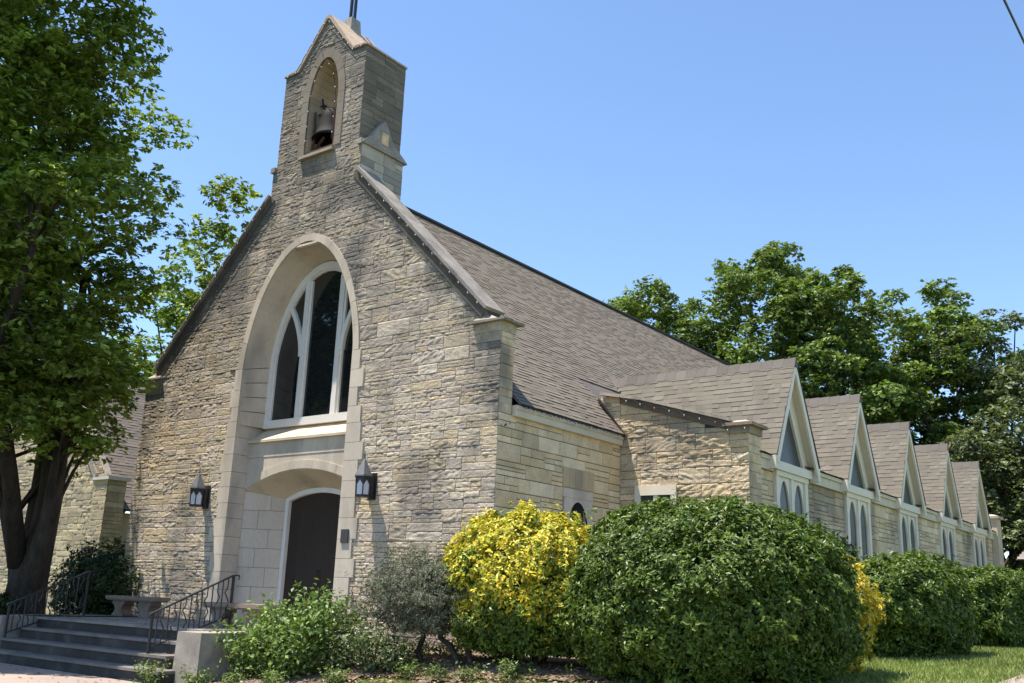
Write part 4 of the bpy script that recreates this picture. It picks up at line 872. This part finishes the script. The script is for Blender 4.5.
bush('clipped_hedge', 'long clipped green hedge on the lawn below the second aisle gable', (5.5, 7.7, 1.72), (1.1, 2.35, 1.04), 70000, .11, PAL_HEDGE, 54, M['hedgeleaf'], 'clipped hedges along the aisle', 'hedge', 2.8, .12, depth=.45, shoots=.015, hole=.36)
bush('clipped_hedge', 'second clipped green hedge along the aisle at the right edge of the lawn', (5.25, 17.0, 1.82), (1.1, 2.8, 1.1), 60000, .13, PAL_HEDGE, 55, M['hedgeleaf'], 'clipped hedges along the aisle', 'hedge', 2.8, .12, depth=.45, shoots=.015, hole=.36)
bush('clipped_hedge', 'farthest clipped green hedge near the end pier of the aisle', (4.9, 23.8, 1.9), (1.1, 2.9, 1.15), 26000, .14, PAL_HEDGE, 44, M['hedgeleaf'], 'clipped hedges along the aisle', 'hedge', 3.0, .14, depth=.45)
bush('shaded_bush', 'dark shaded bush against the aisle wall behind the yellow bush', (4.2, 5.9, 1.95), (.8, 1.5, 1.35), 16000, .11, [(.03, .055, .015), (.04, .07, .02)], 56, M['hedgeleaf'], power=2.4, depth=.4)  # leaf palette set dark to carry the shade by the wall
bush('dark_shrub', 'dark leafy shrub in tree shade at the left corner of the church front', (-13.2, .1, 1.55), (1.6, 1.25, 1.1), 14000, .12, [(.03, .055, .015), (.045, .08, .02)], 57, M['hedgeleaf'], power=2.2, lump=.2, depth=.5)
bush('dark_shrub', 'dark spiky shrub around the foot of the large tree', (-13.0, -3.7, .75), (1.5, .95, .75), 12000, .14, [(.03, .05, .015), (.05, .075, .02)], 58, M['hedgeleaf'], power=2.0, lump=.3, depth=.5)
sage = bush('sage_bush', 'grey green bush with crooked bare stems left of the golden bush', (.30, -2.25, 1.62), (1.25, .95, .72), 46000, .055, [(.17, .18, .125), (.22, .225, .16), (.13, .14, .09), (.10, .115, .07)], 59, M['sageleaf'], power=2.0, lump=.42, depth=.5, aspect=.3, zcut=1.02, core=False, stems=0, sprig=5)
sm = MB(); gz_ = float(ground_z(.4, -2.3))
for pts in ([(.45, -2.35, gz_-.05), (.30, -2.3, gz_+.2), (.36, -2.25, gz_+.42), (.2, -2.2, 1.4)], [(1.35, -2.4, gz_-.05), (1.0, -2.3, gz_+.32), (.7, -2.2, gz_+.42), (.5, -2.2, 1.5)], [(1.5, -2.3, gz_-.05), (1.2, -2.2, gz_+.5), (.9, -2.1, 1.6)]):
    sm.tube(pts, [.055, .05, .045, .03][:len(pts)], 6)
sm.build('crooked_stems', M['twig'], sage, True)
def loose(name, label, spots, leaf, per, pal, seed, cat='plant', group=None, m='hedgeleaf', aspect=.55):
    # open plant: canes from the ground, leaf sprays along them
    g = np.random.default_rng(seed); c0 = np.mean([s[:2] for s in spots], 0); gz0 = float(ground_z(*c0)); t = empty(name, (c0[0], c0[1], gz0), label, cat, group); P = []; D = []; mb = MB()
    for (x, y, r, h) in spots:
        zb = float(ground_z(x, y))
        for k in range(max(5, int(9*r/.4))):
            a = g.uniform(0, 6.28); rr = r*g.uniform(.2, 1); tip = np.array((x+math.cos(a)*rr, y+math.sin(a)*rr, zb+h*g.uniform(.6, 1.05)*(1-.25*rr/r))); b0 = np.array((x+math.cos(a)*rr*.25, y+math.sin(a)*rr*.25, zb-.03)); mid = (b0+tip)/2+np.array((0, 0, .1*h))+g.normal(0, .05, 3)
            mb.tube([b0, mid, tip], [.009, .007, .004], 4)
            f = g.uniform(.15, 1, per)[:, None]; q = np.where(f < .5, b0+(mid-b0)*f*2, mid+(tip-mid)*(f-.5)*2)+g.normal(0, leaf*1.1, (per, 3)); P.append(q); D.append(np.tile((math.cos(a)*.3, math.sin(a)*.3, .8), (per, 1)))
    P = np.concatenate(P); D = np.concatenate(D); P[:, 2] = np.maximum(P[:, 2], ground_z(P[:, 0], P[:, 1])+.02)
    leaves('foliage', P, D, leaf, M[m], t, seed+1, pal, aspect, .1, .6, .3); mb.build('stems', M['twig'], t)
PAL_ROSE = [(.14, .22, .045), (.18, .27, .06), (.11, .18, .04), (.23, .31, .085)]
loose('rose_bush', 'leafy light green rose bush beside the stair handrail and cheek block', [(-2.75, -3.45, .65, 1.3), (-2.2, -3.4, .55, 1.15), (-2.6, -2.9, .6, 1.4)], .10, 85, PAL_ROSE, 61)
loose('rose_bush', 'tallest leafy rose bush in front of the church doorway', [(-1.65, -3.0, .7, 1.6), (-1.1, -3.1, .65, 1.4), (-1.9, -2.6, .55, 1.5), (-1.4, -3.4, .6, 1.1)], .10, 95, PAL_ROSE, 62)
loose('rose_bush', 'pale sparse rose bush between the tall rose bush and the grey bush', [(-.65, -3.0, .5, 1.0), (-.1, -3.0, .45, .8), (.25, -2.9, .4, .55)], .08, 80, [(.14, .19, .08), (.18, .23, .10), (.10, .14, .05)], 63)
PAL_LOW = [(.15, .21, .05), (.20, .26, .07), (.11, .16, .04)]
for i, (x, y, r, h, lab) in enumerate(((-3.75, -4.62, .34, .45, 'low weedy plant at the right end of the bottom step'), (-2.75, -4.35, .30, .30, 'low weedy plant below the cheek block'), (-2.1, -4.2, .30, .28, 'low green plant in the bed right of the cheek block'), (-1.25, -4.0, .35, .30, 'low green plant at the edge of the bed below the tall rose bush'), (-.3, -3.6, .3, .25, 'low green plant at the lawn edge near the pale rose bush'))):
    loose('low_plant', lab, [(x, y, r, h)], .06, 60, PAL_LOW, 70+i, group='low plants along the bed')
loose('ground_creeper', 'green creeper under the grey bush stems', [(.3, -1.5, .5, .3), (1.2, -1.3, .5, .3), (-.4, -1.6, .4, .3)], .06, 60, PAL_LOW, 80)
loose('ground_creeper', 'low green weeds and seedlings spread under the golden bush', [(2.6, -2.6, .5, .22), (1.7, -2.9, .5, .2), (.8, -3.0, .4, .2)], .055, 50, PAL_LOW, 81)

# ------------------------------------------------------------------ grass and leaf litter
def lawn_grass():
    g = np.random.default_rng(90); n = 190000
    x = g.uniform(-2.2, 8.3, n); y = -4.9+g.uniform(0, 1, n)**1.35*36
    bed = (y > -4.45+1.15*sst(-1.3, .5, x)+.95*sst(0.2, 4.5, x)+0.12*np.sin(x*3)) & (x < 5.5+.2*np.sin(y*2)-.6*np.clip(y, 0, 9)) & (y < 4.9)
    k = ~bed & (x > np.where(y > 4.5, 4.2, -9)); x, y = x[k], y[k]; z = ground_z(x, y); P = np.stack([x, y, z], -1); m = len(P)
    h = g.uniform(.035, .085, m)*(1+.02*np.clip(y, 0, 20)); a = g.uniform(0, 6.28, m); w = .008*(1+.10*np.clip(y, 0, 25)); ln = g.normal(0, .03, (m, 2))
    dx = np.stack([np.cos(a)*w, np.sin(a)*w, np.zeros(m)], -1); top = P+np.stack([ln[:, 0], ln[:, 1], h], -1)
    V = np.stack([P-dx, P+dx, top], 1).reshape(-1, 3); F = np.arange(3*m).reshape(-1, 3); patch = .75+.5*fbm(x*.8, y*.8, 4)[:, None]
    c = np.array([(.20, .26, .06), (.25, .31, .08), (.31, .35, .12), (.17, .21, .05)])[g.integers(0, 4, m)]*patch*g.uniform(.8, 1.2, (m, 1))
    tag(mesh_np('grass', V, F, M['grass'], None, c), kind='stuff')
lawn_grass()
g = np.random.default_rng(91); n = 6500; lx = g.uniform(-3.2, 4.2, n); ly = g.uniform(-4.5, -1.0, n); lz = ground_z(lx, ly)+.055
tag(leaves('leaf_litter', np.stack([lx, ly, lz], -1), np.tile((0, 0, 1.), (n, 1)), .075, M['sageleaf'], None, 92, [(.30, .21, .13), (.22, .15, .09), (.38, .29, .19), (.16, .11, .07)], .6, 0, .25), kind='stuff')

n = 420; sx = g.uniform(-11, -3.9, n); sy = g.uniform(-6.8, -.3, n); sz = np.where(sy > -3.4, PZ, np.where(sy > -3.8, .64, np.where(sy > -4.18, .42, np.where(sy > -4.55, .20, .012))))+.012
sk = (np.abs(sy+3.43) > .06) & (np.abs(sy+3.8) > .05) & (np.abs(sy+4.18) > .05) & (np.abs(sy+4.55) > .05) & ((sx > -9.9) | (sy > -3.3) | (sy < -4.7))
tag(leaves('leaf_litter', np.stack([sx, sy, sz], -1)[sk], np.tile((0, 0, 1.), (int(sk.sum()), 1)), .07, M['sageleaf'], None, 93, [(.30, .21, .13), (.22, .15, .09), (.34, .30, .12), (.16, .11, .07)], .6, 0, .2), kind='stuff')

# ------------------------------------------------------------------ neighbouring buildings
annex = empty('parish_annex', (-22, 8, .6), 'tan stone annex with steep shingle roof behind the large tree', 'building')
ra = random.Random(71); AY = 3.0; APX, AZP = -18.25, 5.05
def annex_half(z): return np.where(z < 4.9, 5.0, 5.0-(z-4.9)*.95)
def annex_iv(a, b): h = max(float(annex_half(a)), float(annex_half(b))); return [(-23.2-h, -23.2+h)] if h > .05 else []
stones('front_wall', ashlar(ra, .4, 10, annex_iv, (.3, .45), (.4, 1.0), .6), (0, AY, 0), (1, 0, 0), (0, 0, 1), (0, -1, 0), M['stone'], annex, ra, lambda u, v: (np.clip(u, -23.2-annex_half(v), -23.2+annex_half(v)), v), None, .02, cell=(.09, .07), pal=[(.50, .40, .26), (.56, .46, .31), (.44, .36, .25), (.40, .33, .24)])
am = MB(); am.hexa([(-28.2, AY+.02, .3), (-18.2, AY+.02, .3), (-18.2, AY+.4, .3), (-28.2, AY+.4, .3)], [(-28.2, AY+.02, 4.9), (-18.2, AY+.02, 4.9), (-18.2, AY+.4, 4.9), (-28.2, AY+.4, 4.9)], (1, 1, 1))
am.add([(-28.2, AY+.02, 4.9), (-18.2, AY+.02, 4.9), (-23.2, AY+.02, 10.1)], [(0, 1, 2)]); am.box(-18.9, -18.5, AY+.4, 9.0, .3, 3.9); am.build('wall_core', M['mortar'], annex)
pi_ = MB(); pi_.box(-18.9, -18.12, AY-.06, AY+.6, .4, 4.98, (.10, .085, .07)); pi_.box(-19.0, -18.0, AY-.15, AY+.7, 4.98, 5.08, (.62, .58, .52)); pi_.build('corner_pier', M['stone_flat'], annex)
PAL_ANX = [(.50, .40, .26), (.56, .46, .31), (.44, .36, .25), (.40, .33, .24)]
stones('pier_stones', ashlar(ra, .5, 4.98, lambda a, b: [(-18.9, -18.12)], (.22, .4), (.3, .78), .6), (0, AY-.075, 0), (1, 0, 0), (0, 0, 1), (0, -1, 0), M['stone'], annex, ra, rough=.014, pal=PAL_ANX, cell=(.07, .05))
stones('pier_stones', ashlar(ra, .5, 4.98, lambda a, b: [(AY-.06, AY+.6)], (.22, .4), (.3, .66), .6), (-18.105, 0, 0), (0, 1, 0), (0, 0, 1), (1, 0, 0), M['stone'], annex, ra, rough=.010, pal=PAL_ANX, cell=(.07, .05))
cp = MB(); cp.hexa([(-19.0, AY-.1, 5.02), (-19.0, AY+.5, 5.02), (-23.2, AY+.5, 9.9), (-23.2, AY-.1, 9.9)], [(-18.9, AY-.1, 5.22), (-18.9, AY+.5, 5.22), (-23.2, AY+.5, 10.16), (-23.2, AY-.1, 10.16)], (1.0, .97, .93)); cp.build('coping', M['coping'], annex)
sla = math.hypot(5.0, 5.4)
shingles('roof', (-18.2, AY+.45, 4.05), (0, 1, 0), (-5.0/sla, 0, 5.4/sla), (5.4/sla, 0, 5.0/sla), 6, sla, M['shingle'], annex, ra, lambda s: (0, 6), .16, base=(.17, .142, .118))
MB().add([(-18.22, AY+.42, 4.0), (-18.22, 9.5, 4.0), (-23.2, 9.5, 9.4), (-23.2, AY+.42, 9.4), (-28.2, AY+.42, 4.0), (-28.2, 9.5, 4.0)], [(0, 1, 2, 3), (3, 2, 5, 4)], (.16, .13, .11)).build('roof_deck', M['shingle'], annex)
sw_ = MB(); sw_.box(-18.52, -18.42, 3.6, 9.2, .5, 3.95, (.45, .38, .28)); sw_.build('side_wall', M['stone_flat'], annex)
awf = MB(); awf.box(-18.44, -18.38, 4.2, 5.4, 1.6, 3.6); aw = awf.build('window_frame', M['fascia'], annex); MB().box(-18.40, -18.37, 4.35, 5.25, 1.75, 3.5).build('pane', M['aisle_glass'], aw)
annex.location.x -= .65
outb = empty('outbuilding', (7, 35, .6), 'low building with pale shingle roof beyond the far end of the aisle', 'building')
ro = random.Random(72)
MB().box(3.6, 13, 33.0, 38.5, .4, 4.1, (.5, .41, .3)).build('wall', M['stone_flat'], outb)
so = math.hypot(3.2, 2.2); shingles('roof', (3.3, 32.6, 4.05), (1, 0, 0), (0, 3.2/so, 2.2/so), (0, -2.2/so, 3.2/so), 10, so, M['shingle'], outb, ro, lambda s: (0.35*s, 10), .2, base=(.26, .22, .19))
MB().add([(3.3, 32.62, 4.03), (13.3, 32.62, 4.03), (13.3, 35.8, 6.2), (4.6, 35.8, 6.2), (3.3, 39, 4.03), (13.3, 39, 4.03)], [(0, 1, 2, 3), (3, 2, 5, 4), (0, 3, 4)], (.2, .17, .14)).build('roof_deck', M['shingle'], outb)

# ------------------------------------------------------------------ strings of bulbs along the copings, overhead cable
def string_lights(label, pts, n, seed, sag=.03):
    g = random.Random(seed); P = [Vector(p) for p in pts]; t = empty('string_lights', P[0], label, 'string lights', 'strings of small bulbs on the church'); L = [(b-a).length for a, b in zip(P[:-1], P[1:])]; tot = sum(L); path = []; proto = {}
    def at(s):
        for a, b, l in zip(P[:-1], P[1:], L):
            if s <= l: return a.lerp(b, s/l)
            s -= l
        return P[-1].copy()
    for i in range(n*2+1):
        q = at(tot*i/(n*2)); q = q+Vector((0, 0, -sag*(i % 2)+g.uniform(-.012, .012))); path.append(q)
    MB().tube(path, .008, 4).build('wire', M['iron'], t)
    for i in range(n):
        q = path[2*i+1]; key = 'r' if g.random() < .1 else 'w'
        if key not in proto:
            o = MB().lathe([(0, .01), (.011, .006), (.015, -.012), (.011, -.032), (0, -.04)], q, 8).build('bulb', M['bulb_red'] if key == 'r' else M['bulb'], t, True); proto[key] = (o, q.copy())
        else:
            o = proto[key][0].copy(); COL.objects.link(o); o.parent = t; o.location = proto[key][0].location+(q-proto[key][1])
def rk(s, x): return (CX+s*x, -.13, 7.40+(5.85-x)*.993)
string_lights('string of small bulbs under the right slope of the church gable', [rk(1, 5.8), rk(1, 1.75)], 15, 1)
string_lights('string of small bulbs under the left slope of the church gable', [rk(-1, 5.8), rk(-1, 1.75)], 15, 2)
string_lights('string of small bulbs along the sloping coping of the aisle wing', [(.05, 4.56, wing_top(.05)-.04), (2.7, 4.56, wing_top(2.7)-.04), (2.75, 4.55, 5.44), (3.4, 4.55, 5.44)], 9, 3, .06)
string_lights('string of small bulbs around the eaves of the bell gable', [(CX-1.55, -.075, 15.06), (CX-1.07, -.075, 15.10), (CX-.03, -.075, 16.36), (CX+1.07, -.075, 15.10), (CX+1.55, -.075, 15.06)], 14, 4)
string_lights('string of small bulbs along the nave eave', [(.2, .5, 5.40), (.2, 4.5, 5.40)], 13, 5)
string_lights('string of small bulbs around the bell opening', [(BC-.5, -.06, 12.7), (BC-.5, -.06, 14.05), (BC-.3, -.06, 14.8), (BC, -.06, 15.1), (BC+.3, -.06, 14.8), (BC+.5, -.06, 14.05), (BC+.5, -.06, 12.7)], 12, 6)
tag(MB().tube([(10.31+.022*(y+4.71), y, 7.98+.00035*(y-10)**2-.07) for y in np.linspace(-60, 70, 40)], .013, 6).build('overhead_cable', M['iron']), 'black cable crossing the top right corner of the sky', 'cable')
